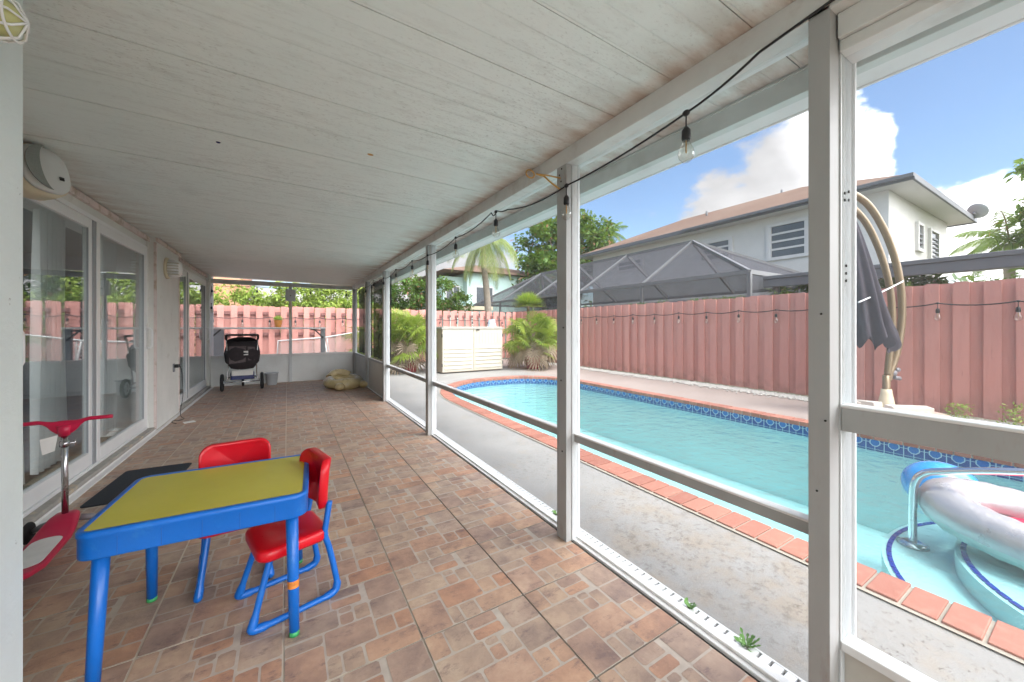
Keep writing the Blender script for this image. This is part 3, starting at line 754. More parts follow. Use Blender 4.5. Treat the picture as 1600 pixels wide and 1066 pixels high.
# room behind; ceiling gap and open near end added to light the curtains
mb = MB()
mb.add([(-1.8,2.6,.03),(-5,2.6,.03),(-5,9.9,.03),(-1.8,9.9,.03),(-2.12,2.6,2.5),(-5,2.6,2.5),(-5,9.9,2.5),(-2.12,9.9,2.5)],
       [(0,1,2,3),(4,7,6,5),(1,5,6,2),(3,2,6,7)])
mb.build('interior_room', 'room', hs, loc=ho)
def sliding_door(y0, y1, ysplit):
    z0, z1 = .045, 2.125
    mb = MB()
    x0, x1 = -1.50, -1.372
    mb.box(x0, x1, y0, y0+.035, z0, z1); mb.box(x0, x1, y1-.035, y1, z0, z1); mb.box(x0, x1, y0+.035, y1-.035, z1-.035, z1); mb.box(x0, x1+.006, y0+.035, y1-.035, z0, z0+.022)
    fr_ = part(mb, 'sliding_door', 'door_white', hs, ho, .003)
    mb = MB(); mb.box(-1.44, -1.376, ysplit-.045, ysplit+.02, z0+.022, z1-.035)
    mb.build('centre_stile', 'seal_gray', fr_, bevel=.003)
    for (ya, yb, xc) in ((y0+.035, ysplit-.03, -1.402), (ysplit+.02, y1-.035, -1.392)):
        s = .062; mb = MB()
        a, b_ = z0+.024, z1-.036
        mb.box(xc-.02, xc+.02, ya, ya+s, a, b_); mb.box(xc-.02, xc+.02, yb-s, yb, a, b_)
        mb.box(xc-.02, xc+.02, ya+s, yb-s, a, a+.11); mb.box(xc-.02, xc+.02, ya+s, yb-s, b_-.075, b_)
        mb.build('sash', 'door_white', fr_, bevel=.004)
        mb = MB(); mb.box(xc-.004, xc+.004, ya+s-.001, yb-s+.001, a+.109, b_-.074); mb.build('glass_pane', 'door_glass', fr_)
        for (q0, q1, w0, w1) in ((ya+s, ya+s+.006, a+.11, b_-.075), (yb-s-.006, yb-s, a+.11, b_-.075)): mb = MB(); mb.box(xc+.004, xc+.014, q0, q1, w0, w1); mb.build('glazing_seal', 'seal_gray', fr_)
    return fr_
def handle(fr_, y, xo=-1.372):
    mb = MB(); mb.tube([(xo, y, .97), (xo+.045, y, .97), (xo+.055, y, 1.0), (xo+.055, y, 1.16), (xo+.045, y, 1.19), (xo, y, 1.19)], .010, 8)
    mb.box(xo-.002, xo+.006, y-.02, y+.02, .94, 1.22); mb.build('handle', 'door_white', fr_)
d1 = sliding_door(3.05, 5.80, 4.47); handle(d1, 5.735); handle(d1, 3.32)
d2 = sliding_door(6.95, 9.42, 7.85); handle(d2, 9.36)
# curtains
def curtain(y0, y1, x, lab, flare=.1, z0=.10, z1=2.1, ph=0):
    mb = MB(); nn = 60; vs = []; rows = 6
    for r_ in range(rows+1):
        tz = r_/rows; z = z1+(z0-z1)*tz
        for k in range(nn+1):
            t = k/nn; yy = y0+(y1-y0)*(.5+(t-.5)*(1-flare+flare*2*tz)); xx = x+.035*math.sin(t*PI*11+ph)*(.6+.4*tz)+.012*math.sin(t*37+tz*3)
            vs.append((xx, yy, z))
    w_ = nn+1
    mb.add(vs, [(r_*w_+k, r_*w_+k+1, (r_+1)*w_+k+1, (r_+1)*w_+k) for r_ in range(rows) for k in range(nn)], None, 0, True)
    tag(mb.build('curtain', 'curtain'), lab, 'curtain', 'white curtains behind the sliding doors')
curtain(3.75, 4.0, -1.62, 'white curtain hanging behind the left pane of the near sliding door')
curtain(4.22, 4.66, -1.62, 'white curtain bunched just left of the near sliding door centre stile', ph=1)
curtain(5.34, 5.74, -1.62, 'white curtain hanging behind the right pane of the near sliding door', ph=2)
curtain(8.3, 9.0, -1.62, 'white curtain behind the far sliding door', ph=3)

# ------------------------------------------------------------------ wall fittings
t = empty('wall_speaker', 'beige and white outdoor speaker fixed high above the near sliding door', 'speaker', (-1.26, 3.26, 2.085), R(-20))
def sp_prof(rx, rz, n=26): return [(rx*math.cos(2*PI*k/n), rz*math.sin(2*PI*k/n)) for k in range(n)]
def egg(w_, h_, n=28, p=2.6):
    res = []
    for k in range(n):
        a = 2*PI*k/n; ca, sa = math.cos(a), math.sin(a)
        res.append((w_*math.copysign(abs(ca)**(2/p), ca), h_*math.copysign(abs(sa)**(2/p), sa)))
    return res
def loft(rings, mi=0):
    mb = MB(); n = len(rings[0]); vs = [v for r_ in rings for v in r_]
    fs = [(i*n+k, i*n+(k+1) % n, (i+1)*n+(k+1) % n, (i+1)*n+k) for i in range(len(rings)-1) for k in range(n)]
    fs += [tuple(reversed(range(n))), tuple((len(rings)-1)*n+k for k in range(n))]
    mb.add(vs, fs, None, mi, True); return mb
tilt = Matrix.Rotation(R(-14), 4, 'X')
rings = []
for yy, sc2 in ((.13, .45), (.10, .75), (.04, .95), (-.03, 1.0), (-.075, .99)):
    rings.append([tilt @ Vector((x*sc2, yy, z*sc2)) for x, z in egg(.125, .155)])
loft(rings).build('cabinet', 'beige', t)
rings = []
for yy, sc2 in ((-.073, .93), (-.088, .92), (-.100, .86), (-.108, .5), (-.110, .02)):
    rings.append([tilt @ Vector((x*sc2, yy-.012*math.cos(x*8), z*sc2)) for x, z in egg(.125, .155)])
loft(rings).build('front_grille', 'speaker_face', t)
mb = MB(); pl = []
for k in range(15):
    a = R(100+160*k/14); pl.append((.112*math.cos(a), .14*math.sin(a)))
for k in range(15):
    a = R(260-160*k/14); pl.append((.045*math.cos(a)+.0, .14*math.sin(a)))
mb.prism(pl, .125, .1285, 0, tilt @ Matrix.Rotation(PI/2, 4, 'X')); mb.build('dark_grille', 'speaker_mesh', t)
mb = MB(); mb.box(.035, .055, -.132, -.125, -.06, -.04, 0, None, tilt); mb.build('badge', 'black', t)
mb = MB(); mb.box(-.03, .03, .08, .2, -.02, .02); mb.build('bracket', 'beige', t, bevel=.004)
t.rotation_euler = (0, 0, R(56)); t.scale = (.95, .95, .95)

t = empty('vent_hood', 'round louvred white vent cover on the pier between the doors', 'vent', (-1.31, 6.28, 1.95))
mb = MB(); mb.lathe([(.135, 0), (.135, .02), (.12, .03)], 28, 0, Matrix.Rotation(PI/2, 4, 'Y')); mb.build('flange', 'beige', t)
mb = MB(); mb.lathe([(.115, .03), (.11, .09), (.095, .13), (.06, .15), (.01, .155)], 28, 0, Matrix.Rotation(PI/2, 4, 'Y')); mb.build('hood', 'door_white', t)
mb = MB()
for k in range(5): mb.box(.03, .135, -.118, .118, -.085+k*.035, -.078+k*.035)
mb.build('louvre', 'shed', t)
t = empty('wall_outlet', 'small wall outlet with a black plug on the pier between the doors', 'outlet', (-1.31, 6.62, .66))
mb = MB(); mb.prism(rrect(-.035, .035, -.055, .055, .008), 0, .012, 0, Matrix.Rotation(PI/2, 4, 'Y') @ Matrix.Rotation(PI/2, 4, 'Z')); mb.build('cover_plate', 'rubber_grey', t)
mb = MB(); mb.box(.012, .06, -.03, .05, .0, .045); mb.build('plug', 'black', t, bevel=.006)
mb = MB(); pts = [(-1.25,6.64,.68),(-1.235,6.67,.62),(-1.23,6.70,.45),(-1.225,6.68,.25),(-1.235,6.62,.10),(-1.22,6.55,.012),(-1.16,6.40,.008),(-1.19,6.30,.008),(-1.25,6.33,.008),(-1.24,6.2,.008),(-1.18,6.1,.008)]
def smooth(pts, k=6):
    pts = [Vector(p) for p in pts]; res = []
    for i in range(len(pts)-1):
        p0 = pts[max(i-1, 0)]; p1 = pts[i]; p2 = pts[i+1]; p3 = pts[min(i+2, len(pts)-1)]
        for j in range(k):
            t_ = j/k
            res.append(.5*((2*p1)+(-p0+p2)*t_+(2*p0-5*p1+4*p2-p3)*t_*t_+(-p0+3*p1-3*p2+p3)*t_**3))
    res.append(pts[-1]); return res
mb.tube(smooth(pts), .004, 6); tag(mb.build('power_cord', 'black'), 'thin black cord running from the outlet down to the tiled floor', 'cord')
mb = MB(); mb.box(-.055, .055, -.04, .04, .0, .004, 0, None, Matrix.Rotation(R(25), 4, 'Z') @ Matrix.Rotation(R(3), 4, 'X')); o = mb.build('paper_tag', 'paper'); o.location = (-1.06, 6.12, .006); tag(o, 'small white paper tag lying on the tiles beside the cord', 'paper')
# caged light on the near wall
t = empty('caged_light', 'yellowish caged wall light at the top left corner of the near wall', 'wall light', (-.622, 1.345, 1.92))
rot = Matrix.Rotation(PI/2, 4, 'Y')
mb = MB(); mb.lathe([(.055, 0), (.055, .018), (.045, .025)], 20, 0, rot); mb.build('base', 'door_white', t); t.scale = (.75, .95, .95)
mb = MB(); mb.lathe([(.042, .02), (.046, .05), (.042, .09), (.025, .115), (.003, .122)], 20, 0, rot); mb.build('globe', 'yellow_glass', t)
mb = MB()
for rr, xx in ((.052, .03), (.055, .065), (.048, .10)): mb.tube([(xx, rr*math.cos(2*PI*k/24), rr*math.sin(2*PI*k/24)) for k in range(24)], .0035, 6, closed=True)
for k in range(4):
    a = PI*k/4; c_, s_ = math.cos(a), math.sin(a)
    mb.tube([(.02, .055*c_, .055*s_), (.07, .056*c_, .056*s_), (.11, .042*c_, .042*s_), (.13, 0, 0), (.11, -.042*c_, -.042*s_), (.07, -.056*c_, -.056*s_), (.02, -.055*c_, -.055*s_)], .003, 6)
mb.build('cage', 'door_white', t)

# ------------------------------------------------------------------ string lights
def bulb_unit(par, p, drop=.06, s=1.):
    x, y, z = p
    mb = MB(); mb.tube([(x, y, z), (x, y, z-drop)], .003*s, 6); mb.lathe([(.008, 0), (.010, -.004), (.016, -.012), (.017, -.045), (.014, -.052)], 12, 0, Matrix.Translation((x, y, z-drop)) @ Matrix.Diagonal((s, s, s, 1)))
    mb.ball((x, y, z), .012*s, .016*s, .012*s, 8, 6)
    so = mb.build('socket', 'black', par)
    mb = MB(); mb.lathe([(.013, -.050), (.015, -.062), (.026, -.085), (.030, -.102), (.026, -.120), (.013, -.134), (.002, -.138)], 14, 0, Matrix.Translation((x, y, z-drop)) @ Matrix.Diagonal((s, s, s, 1)), cap=False)
    mb.build('bulb', 'bulb_glass', so)
    mb = MB(); mb.tube([(x, y, z-drop-.05*s), (x, y, z-drop-.10*s)], .003*s, 6); mb.build('filament', 'brass', so)
def string(name_label, nodes, bulbs, r=.0045, s=1., group='string lights round the patio and pool'):
    t = empty('string_lights', name_label, 'string lights', group=group)
    pts = []
    for i in range(len(nodes)-1):
        a = Vector(nodes[i]); b_ = Vector(nodes[i+1]); sag = nodes[i][3] if len(nodes[i]) > 3 else .05
        a = Vector(nodes[i][:3]); b_ = Vector(nodes[i+1][:3])
        for k in range(8):
            q = k/8; p = a.lerp(b_, q); p.z -= sag*4*q*(1-q); pts.append(p)
    pts.append(Vector(nodes[-1][:3]))
    mb = MB(); mb.tube(pts, r, 6); mb.build('cable', 'cable', t)
    for b_ in bulbs: bulb_unit(t, b_, .055*s, s)
    return t
# porch string: sits on the inner face of the beam/posts
PB = [(1.33,.05,2.165,.0),(1.325,.40,2.135,.0),(1.32,.62,2.10,.01),(1.32,.88,2.03,.015),(1.32,1.60,1.985,.03),(1.325,2.25,2.03,.01),(1.33,2.42,2.07,.03),(1.33,2.50,2.075,.03),(1.33,3.20,2.03,.03),(1.33,4.0,2.0,.02),(1.33,4.60,2.03,.04),(1.33,5.4,2.03,.04),(1.33,6.2,2.0,.04),(1.33,7.0,2.05,.03),(1.33,7.8,2.0,.03),(1.33,8.6,2.05,.03),(1.33,9.45,2.03,0)]
string('black string light cable with clear bulbs strung along the patio beam', PB,
       [(1.32,.88,2.03),(1.32,1.60,1.985),(1.325,2.42,2.06),(1.33,3.20,2.03),(1.33,4.0,2.0),(1.33,4.60,2.03),(1.33,5.4,2.03),(1.33,6.2,2.0),(1.33,7.0,2.05),(1.33,7.8,2.0),(1.33,8.6,2.05)])
EY = ey-.02
string('black string light cable with dark bulbs hung under the end wall beam', [(-1.34,EY,1.2,.0),(-1.33,EY,1.75,.0),(-1.30,EY,2.06,.03),(-.62,EY,2.08,.03),(.18,EY,2.08,.05),(.55,EY,2.08,.05),(1.15,EY,2.08,.03),(1.33,EY,2.05,0)],
       [(-1.30,EY,2.02),(-1.31,EY,1.68),(-.55,EY,2.05),(.45,EY,2.06),(1.20,EY,2.06)])
fb = [.02+.65*k for k in range(0, 19)]
FZ = 1.50
nodes = []
for k, y in enumerate(fb): nodes.append((7.56, y, FZ-.01*(k % 2)+.03, .035))
string('black string light cable with small bulbs along the pool side fence', nodes, [(7.555, y, FZ-.01*(k % 2)+.03) for k, y in enumerate(fb)], .009, 1.25)
bb = [-2.9+.62*k for k in range(0, 17)]
string('black string light cable with small bulbs along the back fence', [(x, 12.34, 1.49, .04) for x in bb], [(x, 12.33, 1.49) for x in bb], .010, 1.4)

# brass bracket on second post
t = empty('torch_bracket', 'tan looped metal bracket sticking out of the second post', 'bracket', (1.331, 1.665, 2.03))
mb = MB(); mb.tube(smooth([(0, 0, -.045), (-.05, .02, -.01), (-.085, .045, .03), (-.10, .055, .035), (-.12, .07, .045)]), .0055, 8)
mb.tube(smooth([(0, 0, .02), (-.06, .035, .035), (-.11, .06, .04)]), .0045, 8); mb.build('arm', 'brass', t)
mb = MB(); mb.tube([(-.148+.028*math.cos(2*PI*k/20), .09, .045+.022*math.sin(2*PI*k/20)) for k in range(20)], .0045, 8, closed=True); mb.build('loop', 'brass', t)

# ------------------------------------------------------------------ kids' table and chairs
tb = empty('kids_table', "children's play table with yellow top and blue rim and legs", 'table', (-.243, 1.95, 0), R(-3))
W_, D_ = .325, .265; ZT = .548
def ring_loft(specs, mi=0, n=6):   # specs: (half w, half d, corner radius, z)
    mb = MB(); rings = [[(x, y, z) for x, y in rrect(-a, a, -b, b, r_, n)] for a, b, r_, z in specs]
    nn = len(rings[0]); vs = [v for q in rings for v in q]
    mb.add(vs, [(i*nn+k, i*nn+(k+1) % nn, (i+1)*nn+(k+1) % nn, (i+1)*nn+k) for i in range(len(rings)-1) for k in range(nn)], None, mi, True)
    return mb
mb = ring_loft([(W_-.02, D_-.02, .035, ZT-.085), (W_-.001, D_-.001, .05, ZT-.088), (W_, D_, .05, ZT-.084), (W_, D_, .05, ZT-.022), (W_+.003, D_+.003, .052, ZT-.018), (W_+.003, D_+.003, .052, ZT-.006), (W_-.001, D_-.001, .05, ZT), (W_-.016, D_-.016, .026, ZT+.001), (W_-.019, D_-.019, .022, ZT-.003), (W_-.03, D_-.03, .02, ZT-.003)])
mb.build('rim', 'blue', tb)
M['blue_seam'] = pm('blue_seam', (.01,.10,.40), .5)
for k in range(1, 6):
    x = -W_+2*W_*k/6
    for s in (-1, 1): mb = MB(); mb.box(x-.0012, x+.0012, s*D_-.0012, s*D_+.0012, ZT-.082, ZT-.026); mb.build('apron_seam', 'blue_seam', tb)
for k in range(1, 5):
    y = -D_+2*D_*k/5
    for s in (-1, 1): mb = MB(); mb.box(s*W_-.0012, s*W_+.0012, y-.0012, y+.0012, ZT-.082, ZT-.026); mb.build('apron_seam', 'blue_seam', tb)
mb = MB(); mb.prism(rrect(-W_+.018, W_-.018, -D_+.018, D_-.018, .016), ZT-.012, ZT-.0015); mb.build('tabletop', 'yellow', tb)
for sx, sy in ((1,-1), (1,1), (-1,1), (-1,-1)):
    a = Vector((sx*(W_-.055), sy*(D_-.05), ZT-.07)); b_ = Vector((sx*(W_-.045), sy*(D_-.012), .012))
    mb = MB(); mb.tube([a, a.lerp(b_, .5), b_], [.0225, .0205, .0175], 18); lg = mb.build('leg', 'blue', tb)
    mb = MB(); mb.tube([b_+Vector((0,0,.006)), b_-Vector((0,0,.012))], .0178, 18); mb.build('foot_cap', 'green_cap', lg)
    if (sx, sy) == (1,-1):
        p = a.lerp(b_, .58); q = a.lerp(b_, .64)
        mb = MB(); mb.tube([p, q], [.0208, .0204], 18, cap=False); mb.build('sticker', 'orange_sticker', lg)

def make_chair(loc, rz, label):
    t = empty('kids_chair', label, 'chair', loc, rz, "red and blue children's chairs at the play table")
    # seat faces -Y, dished
    sp = [(.115, .105, .04, .262), (.140, .132, .045, .262), (.146, .138, .05, .272), (.146, .138, .05, .296), (.140, .132, .046, .306), (.125, .118, .04, .309), (.06, .06, .03, .300), (.005, .005, .003, .298)]
    mb = MB(); rings = [[(x*(1-.10*(y > 0)*abs(y)/.14), y-.005, z+.012*max(0, y)/.14*0) for x, y in rrect(-a, a, -b, b, r_, 6)] for a, b, r_, z in sp]
    nn = len(rings[0]); vs = [v for q in rings for v in q]
    mb.add(vs, [(i*nn+k, i*nn+(k+1) % nn, (i+1)*nn+(k+1) % nn, (i+1)*nn+k) for i in range(len(rings)-1) for k in range(nn)], None, 0, True)
    mb.build('seat', 'red', t)
    # backrest: curved rounded panel, shaped in x-z, thick 0.032
    prof = []
    z0, z1 = .385, .612
    for k in range(7): a = R(90*k/6); prof.append((.148-.05+.05*math.cos(a), z1-.05+.05*math.sin(a)))
    for k in range(7): a = R(90+90*k/6); prof.append((-.148+.05+.05*math.cos(a), z1-.05+.05*math.sin(a)))
    prof += [(-.148, .50), (-.135, .44), (-.105, z0+.012), (-.09, z0), (0, z0), (.09, z0), (.105, z0+.012), (.135, .44), (.148, .50)]
    cx, czz = 0, .5
    rings = []
    for yy, s in ((.0, .02), (.0, .90), (-.002, .965), (.004, 1.0), (.028, 1.0), (.036, .965), (.036, .9), (.036, .02)):
        rings.append([(x*s, .118+yy+.045*(x*s/.148)**2*-1+.10*((czz+(z-czz)*s)-.45)*.8, czz+(z-czz)*s) for x, z in prof])
    loft(rings).build('backrest', 'red', t)
    for s in (-1, 1):
        mb = MB()
        path = smooth([(s*.100, -.085, .275), (s*.112, -.115, .18), (s*.128, -.152, .05), (s*.132, -.160, .022), (s*.134, -.13, .014), (s*.136, -.05, .013), (s*.136, .05, .013), (s*.136, .13, .016), (s*.134, .158, .04), (s*.130, .150, .11), (s*.124, .128, .22), (s*.120, .112, .28), (s*.117, .118, .33), (s*.112, .134, .42)], 5)
        nP = len(path); rr = []
        for i, p in enumerate(path): rr.append(.0125+(.006 if .02 < p.z < .0 else 0)+.004*(abs(p.y) > .11 and p.z < .06))
        mb.tube(path, rr, 12); mb.build('leg_frame', 'blue', t)
    mb = MB(); mb.tube([(-.10, -.075, .258), (.10, -.075, .258)], .010, 8); mb.tube([(-.118, .118, .28), (.118, .118, .28)], .010, 8); mb.build('cross_bar', 'blue', t)
    return t
make_chair((.005, 1.93, 0), R(-90+14), "red child's chair at the right end of the play table, backrest seen edge on")
make_chair((-.215, 2.26, 0), R(180+180+5), "red child's chair tucked behind the far side of the play table")

# ------------------------------------------------------------------ scooter
t = empty('kick_scooter', "child's red scooter with grey steering tube leaning behind the near wall", 'scooter', (-1.075, 3.08, 0), R(4))
def deck_ring(y, w_, z, h): return [(x, y, z+zz) for x, zz in rrect(-w_, w_, -h, h, h*.8, 3)]
rings = [deck_ring(.09, .03, .12, .02), deck_ring(.06, .05, .12, .03), deck_ring(.0, .06, .115, .035), deck_ring(-.07, .07, .10, .026), deck_ring(-.16, .075, .085, .016), deck_ring(-.45, .07, .08, .014), deck_ring(-.54, .05, .09, .014), deck_ring(-.58, .03, .10, .012)]
loft(rings).build('deck', 'magenta', t)
mb = MB(); mb.prism([(x, y-.32) for x, y in rrect(-.055, .055, -.16, .16, .05)], .0985, .1015); mb.build('grip_pad', 'paper', t)
mb = MB(); mb.tube([(0, .03, .13), (0, .02, .60)], .0135, 14); mb.build('stem', 'steel', t)
mb = MB(); mb.tube([(0, .021, .53), (0, .02, .56)], .020, 14); mb.tube([(0, .02, .545), (.04, .02, .545)], .005, 8); mb.tube([(.04, .02, .53), (.04, .02, .56)], .005, 8); mb.build('clamp', 'steel', t)
rings = []
for x in [-.19+.38*k/24 for k in range(25)]:
    ax = abs(x); z = .655+.02*min(1, max(0, (ax-.04)/.05)); hh = .011 if ax > .07 else .011+.030*(1-(ax/.07)**2)
    zc = z if ax > .07 else z-.02*(1-(ax/.07)**2)
    rings.append([(x, .02+.012*math.cos(2*PI*k/12), zc+hh*math.sin(2*PI*k/12)) for k in range(12)])
hb = loft(rings); hb.tube([(0, .02, .59), (0, .02, .65)], [.022, .032], 12); hb.build('handlebar', 'magenta', t)
for s in (-1, 1):
    mb = MB(); mb.tube([(s*.05, .06, .10), (s*.10, .07, .085), (s*.135, .08, .062)], [.018, .016, .012], 10); mb.build('axle_arm', 'rubber_grey', t)
    mb = MB(); mb.lathe([(.02, -.013), (.050, -.013), (.058, -.006), (.058, .006), (.050, .013), (.02, .013)], 24, 0, Matrix.Translation((s*.15, .085, .058)) @ Matrix.Rotation(PI/2, 4, 'Y')); mb.build('wheel', 'tire', t)
mb = MB(); mb.lathe([(.02, -.013), (.040, -.013), (.048, 0), (.040, .013), (.02, .013)], 24, 0, Matrix.Translation((0, -.60, .048)) @ Matrix.Rotation(PI/2, 4, 'Y')); mb.build('wheel', 'tire', t)
mb = MB(); mb.add([(-.02,.005,.60),(-.085,.0,.585),(-.075,-.002,.50),(-.03,.0,.515)], [(0,1,2,3)]); mb.build('hang_tag', 'paper', t)

# mat
mb = MB(); mb.prism([(x, y) for x, y in rrect(-.215, .215, -.36, .36, .03)], 0, .009); o = mb.build('doormat', 'mat', bevel=.003); o.location = (-.95, 3.93, 0); o.rotation_euler = (0, 0, R(-3))
tag(o, 'dark charcoal rubber doormat on the tiles behind the play table', 'doormat')

# ------------------------------------------------------------------ stroller
t = empty('stroller', 'black three wheeled jogging stroller parked at the end wall', 'stroller', (-.74, 8.82, 0), R(4))
def wheel(par, c, r_, w_=.022):
    mb = MB(); mb.tube([(c[0], c[1]+(r_-w_)*math.cos(2*PI*k/32), c[2]+(r_-w_)*math.sin(2*PI*k/32)) for k in range(32)], w_, 10, closed=True)
    wh = mb.build('wheel', 'tire', par)
    mb = MB(); mb.tube([(c[0], c[1]+(r_-2*w_)*math.cos(2*PI*k/32), c[2]+(r_-2*w_)*math.sin(2*PI*k/32)) for k in range(32)], .009, 8, closed=True)
    for k in range(5):
        a = 2*PI*k/5; mb.beam((c[0], c[1], c[2]), (c[0], c[1]+(r_-2*w_)*math.cos(a), c[2]+(r_-2*w_)*math.sin(a)), .012, .022)
    mb.tube([(c[0]-.035, c[1], c[2]), (c[0]+.035, c[1], c[2])], .022, 10); mb.build('rim', 'lightgrey', wh)
wheel(t, (-.31, -.05, .165), .165, .028); wheel(t, (.31, -.05, .165), .165, .028); wheel(t, (0, .55, .15), .15)
mb = MB()
for s in (-1, 1):
    mb.tube([(s*.31, -.05, .165), (s*.23, -.02, .22), (s*.22, -.10, .50), (s*.24, -.22, 1.0)], .012, 8)
    mb.tube([(s*.23, -.02, .24), (s*.12, .35, .25), (s*.04, .55, .15)], .012, 8)
mb.tube([(-.31, -.05, .165), (.31, -.05, .165)], .012, 8); mb.tube([(-.22, 0, .25), (.22, 0, .25)], .012, 8)
mb.build('frame', 'chrome', t)
mb = MB(); mb.tube(smooth([(-.24, -.22, .98), (-.24, -.25, 1.04), (-.2, -.26, 1.06), (.2, -.26, 1.06), (.24, -.25, 1.04), (.24, -.22, .98)]), .020, 10); mb.build('handle', 'black', t)
def bag_ring(z, w_, dd, y0): return [(x, y0+y, z+random.uniform(-.006, .006)) for x, y in egg(w_, dd, 24, 3)]
loft([bag_ring(.40, .08, .07, .02), bag_ring(.42, .18, .13, .0), bag_ring(.55, .265, .19, -.03), bag_ring(.72, .285, .21, -.04), bag_ring(.85, .255, .19, -.02), bag_ring(.93, .215, .15, 0)]).build('seat_hull', 'fabric_dark', t)
mb = MB(); mb.add([(-.2,-.2,.85),(.06,-.23,.85),(.05,-.235,.55),(-.2,-.21,.52)], [(0,1,2,3)]); mb.add([(.08,-.232,.84),(.2,-.2,.83),(.19,-.2,.58),(.09,-.23,.58)], [(0,1,2,3)]); mb.build('rear_mesh', 'fabric_mesh', t)
mb = MB()
for a in range(3):
    pass
rings = []
for k in range(9):
    a = R(-10+k*13); y = -.16+.30*math.sin(a)*1.0; z = .86+.19*math.cos(a)
    rings.append([(x, -.16+(.36)*math.sin(a)+.02, .80+.22*math.cos(a)-.06*(abs(x)/.24)**3) for x in [-.24+.48*q/10 for q in range(11)]])
mb.add([v for r_ in rings for v in r_], [(i*11+k, i*11+k+1, (i+1)*11+k+1, (i+1)*11+k) for i in range(8) for k in range(10)], None, 0, True)
mb.build('canopy', 'fabric_dark', t)
mb = MB(); mb.prism(rrect(-.19, .19, -.02, .25, .04), .20, .33); mb.build('basket', 'navy', t, bevel=.01)
mb = MB(); mb.box(-.17, .17, -.06, -.03, .28, .38); mb.build('bag', 'paper', t, bevel=.01)
mb = MB(); mb.box(.02, .09, -.245, -.235, .68, .76); mb.build('label_patch', 'paper', t)

# pail beside stroller
t = empty('plastic_bin', 'small pale grey plastic bin on the tiles right of the stroller', 'bin', (-.28, 9.28, 0))
mb = MB(); mb.lathe([(.085, 0), (.09, .005), (.115, .24), (.125, .245), (.125, .255), (.108, .255), (.085, .02), (.01, .02)], 24, 0); mb.build('bucket', 'lightgrey', t)

# golden inflatable
t = empty('gold_float', 'deflating gold inflatable ring float lying on the tiles by the end wall', 'inflatable', (.98, 8.12, 0), R(14))
def oval(a, b, z, n=40, dz=0, ph=0): return [(a*math.cos(2*PI*k/n), b*math.sin(2*PI*k/n), z+dz*math.sin(2*PI*k/n+ph)) for k in range(n)]
mb = MB(); n=40; mb.tube(oval(.28, .25, .115, n, .02), [.115+.015*math.sin(6*PI*k/n) for k in range(n)], 16, closed=True, flat=.95); mb.build('ring', 'gold', t)
mb = MB(); mb.tube(smooth([(-.22, .22, .20), (-.1, .3, .27), (.05, .27, .28), (.18, .2, .22)]), .085, 14); mb.build('headrest', 'gold', t)
for x, y in ((-.22, -.33), (.27, -.30)):
    mb = MB(); mb.ball((x, y, .075), .095, .11, .075); mb.build('foot', 'gold', t)
t.scale = (.95, .95, .95)

# weeds in the drain
for i, (x, y, s, lab) in enumerate(((1.475, .735, .035, 'small green weed growing from the drain, nearest the camera'), (1.47, .96, .022, 'tiny green weed in the drain, middle one of three'), (1.47, 1.88, .022, 'tiny green weed in the drain just beyond the second post'))):
    mb = MB()
    for k in range(40):
        a = random.uniform(0, 2*PI); l = s*random.uniform(.4, 1.2); hh = random.uniform(.3, .9)*l
        p = Vector((l*math.cos(a), l*math.sin(a), hh+.004)); q = Vector((math.sin(a), -math.cos(a), 0))*.004
        mb.add([(0,0,.002), p*.6+q, p, p*.6-q], [(0,1,2,3)])
        mb.add([p*.7, p*.95+q*1.5+Vector((0,0,.004)), p*1.15, p*.95-q*1.5], [(0,1,2,3)])
    o = mb.build('weed', 'weed'); o.location = (x, y, .0); tag(o, lab, 'weed', 'weeds sprouting in the drain strip')

# ------------------------------------------------------------------ right fence + back fence
def board(mb, p, along, nrm, w_, z0, z1, th=.018):
    # board centred at p with width along 'along'; dog-ear slightly
    a = Vector(along); nn = Vector(nrm); j = random.uniform(-.004, .004); t_ = random.uniform(-.006, .006)
    pts = [(-w_/2, z0), (w_/2, z0), (w_/2+t_, z1-.02), (w_/2-.018+t_, z1), (-w_/2+.018+t_, z1+random.uniform(-.01, .008)), (-w_/2+t_, z1-.02)]
    vs = [Vector(p)+a*x+nn*(j+s*th/2)+Vector((0, 0, z)) for s in (-1, 1) for x, z in pts]
    n = 6
    mb.add(vs, [tuple(range(n)), tuple(range(n, 2*n))[::-1]]+[(i, n+i, n+(i+1) % n, (i+1) % n) for i in range(n)], (random.random(), random.random()))
t = empty('wooden_fence', 'long salmon pink board fence on the far side of the pool', 'fence', (7.7, 5, 0))
fo = Vector((-7.7, -5, 0))
mb = MB(); y = -3.5; k = 0
while y < 12.6:
    w_ = random.uniform(.135, .15)
    board(mb, (7.70 if k % 2 else 7.662, y, 0), (0,1,0), (1,0,0), w_+(.03 if k % 2 else 0), .03, 1.80+random.uniform(-.012, .012)); y += .128+random.uniform(-.004, .006); k += 1
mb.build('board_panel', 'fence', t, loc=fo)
mb = MB()
for z in (.3, 1.0, 1.6): mb.box(7.715, 7.755, -3.5, 12.6, z-.045, z+.045)
mb.build('rail', 'rail_dark', t, loc=fo)
for y in [-2.2+2.4*k for k in range(7)]:
    mb = MB(); mb.box(7.756, 7.85, y, y+.09, 0, 1.72); mb.build('post', 'rail_dark', t, loc=fo)
t = empty('wooden_fence', 'salmon pink shadowbox fence with gaps across the back of the yard', 'fence', (2, 12.45, 0))
fo = Vector((-2, -12.45, 0)); mb = MB(); x = -7.5; k = 0
while x < 7.64:
    board(mb, (x, 12.40 if k % 2 == 0 else 12.50, 0), (1,0,0), (0,1,0), .145, .03, 1.80+random.uniform(-.02, .02)); x += .15 if k % 2 else .135; k += 1
mb.build('board_panel', 'fence', t, loc=fo)
mb = MB()
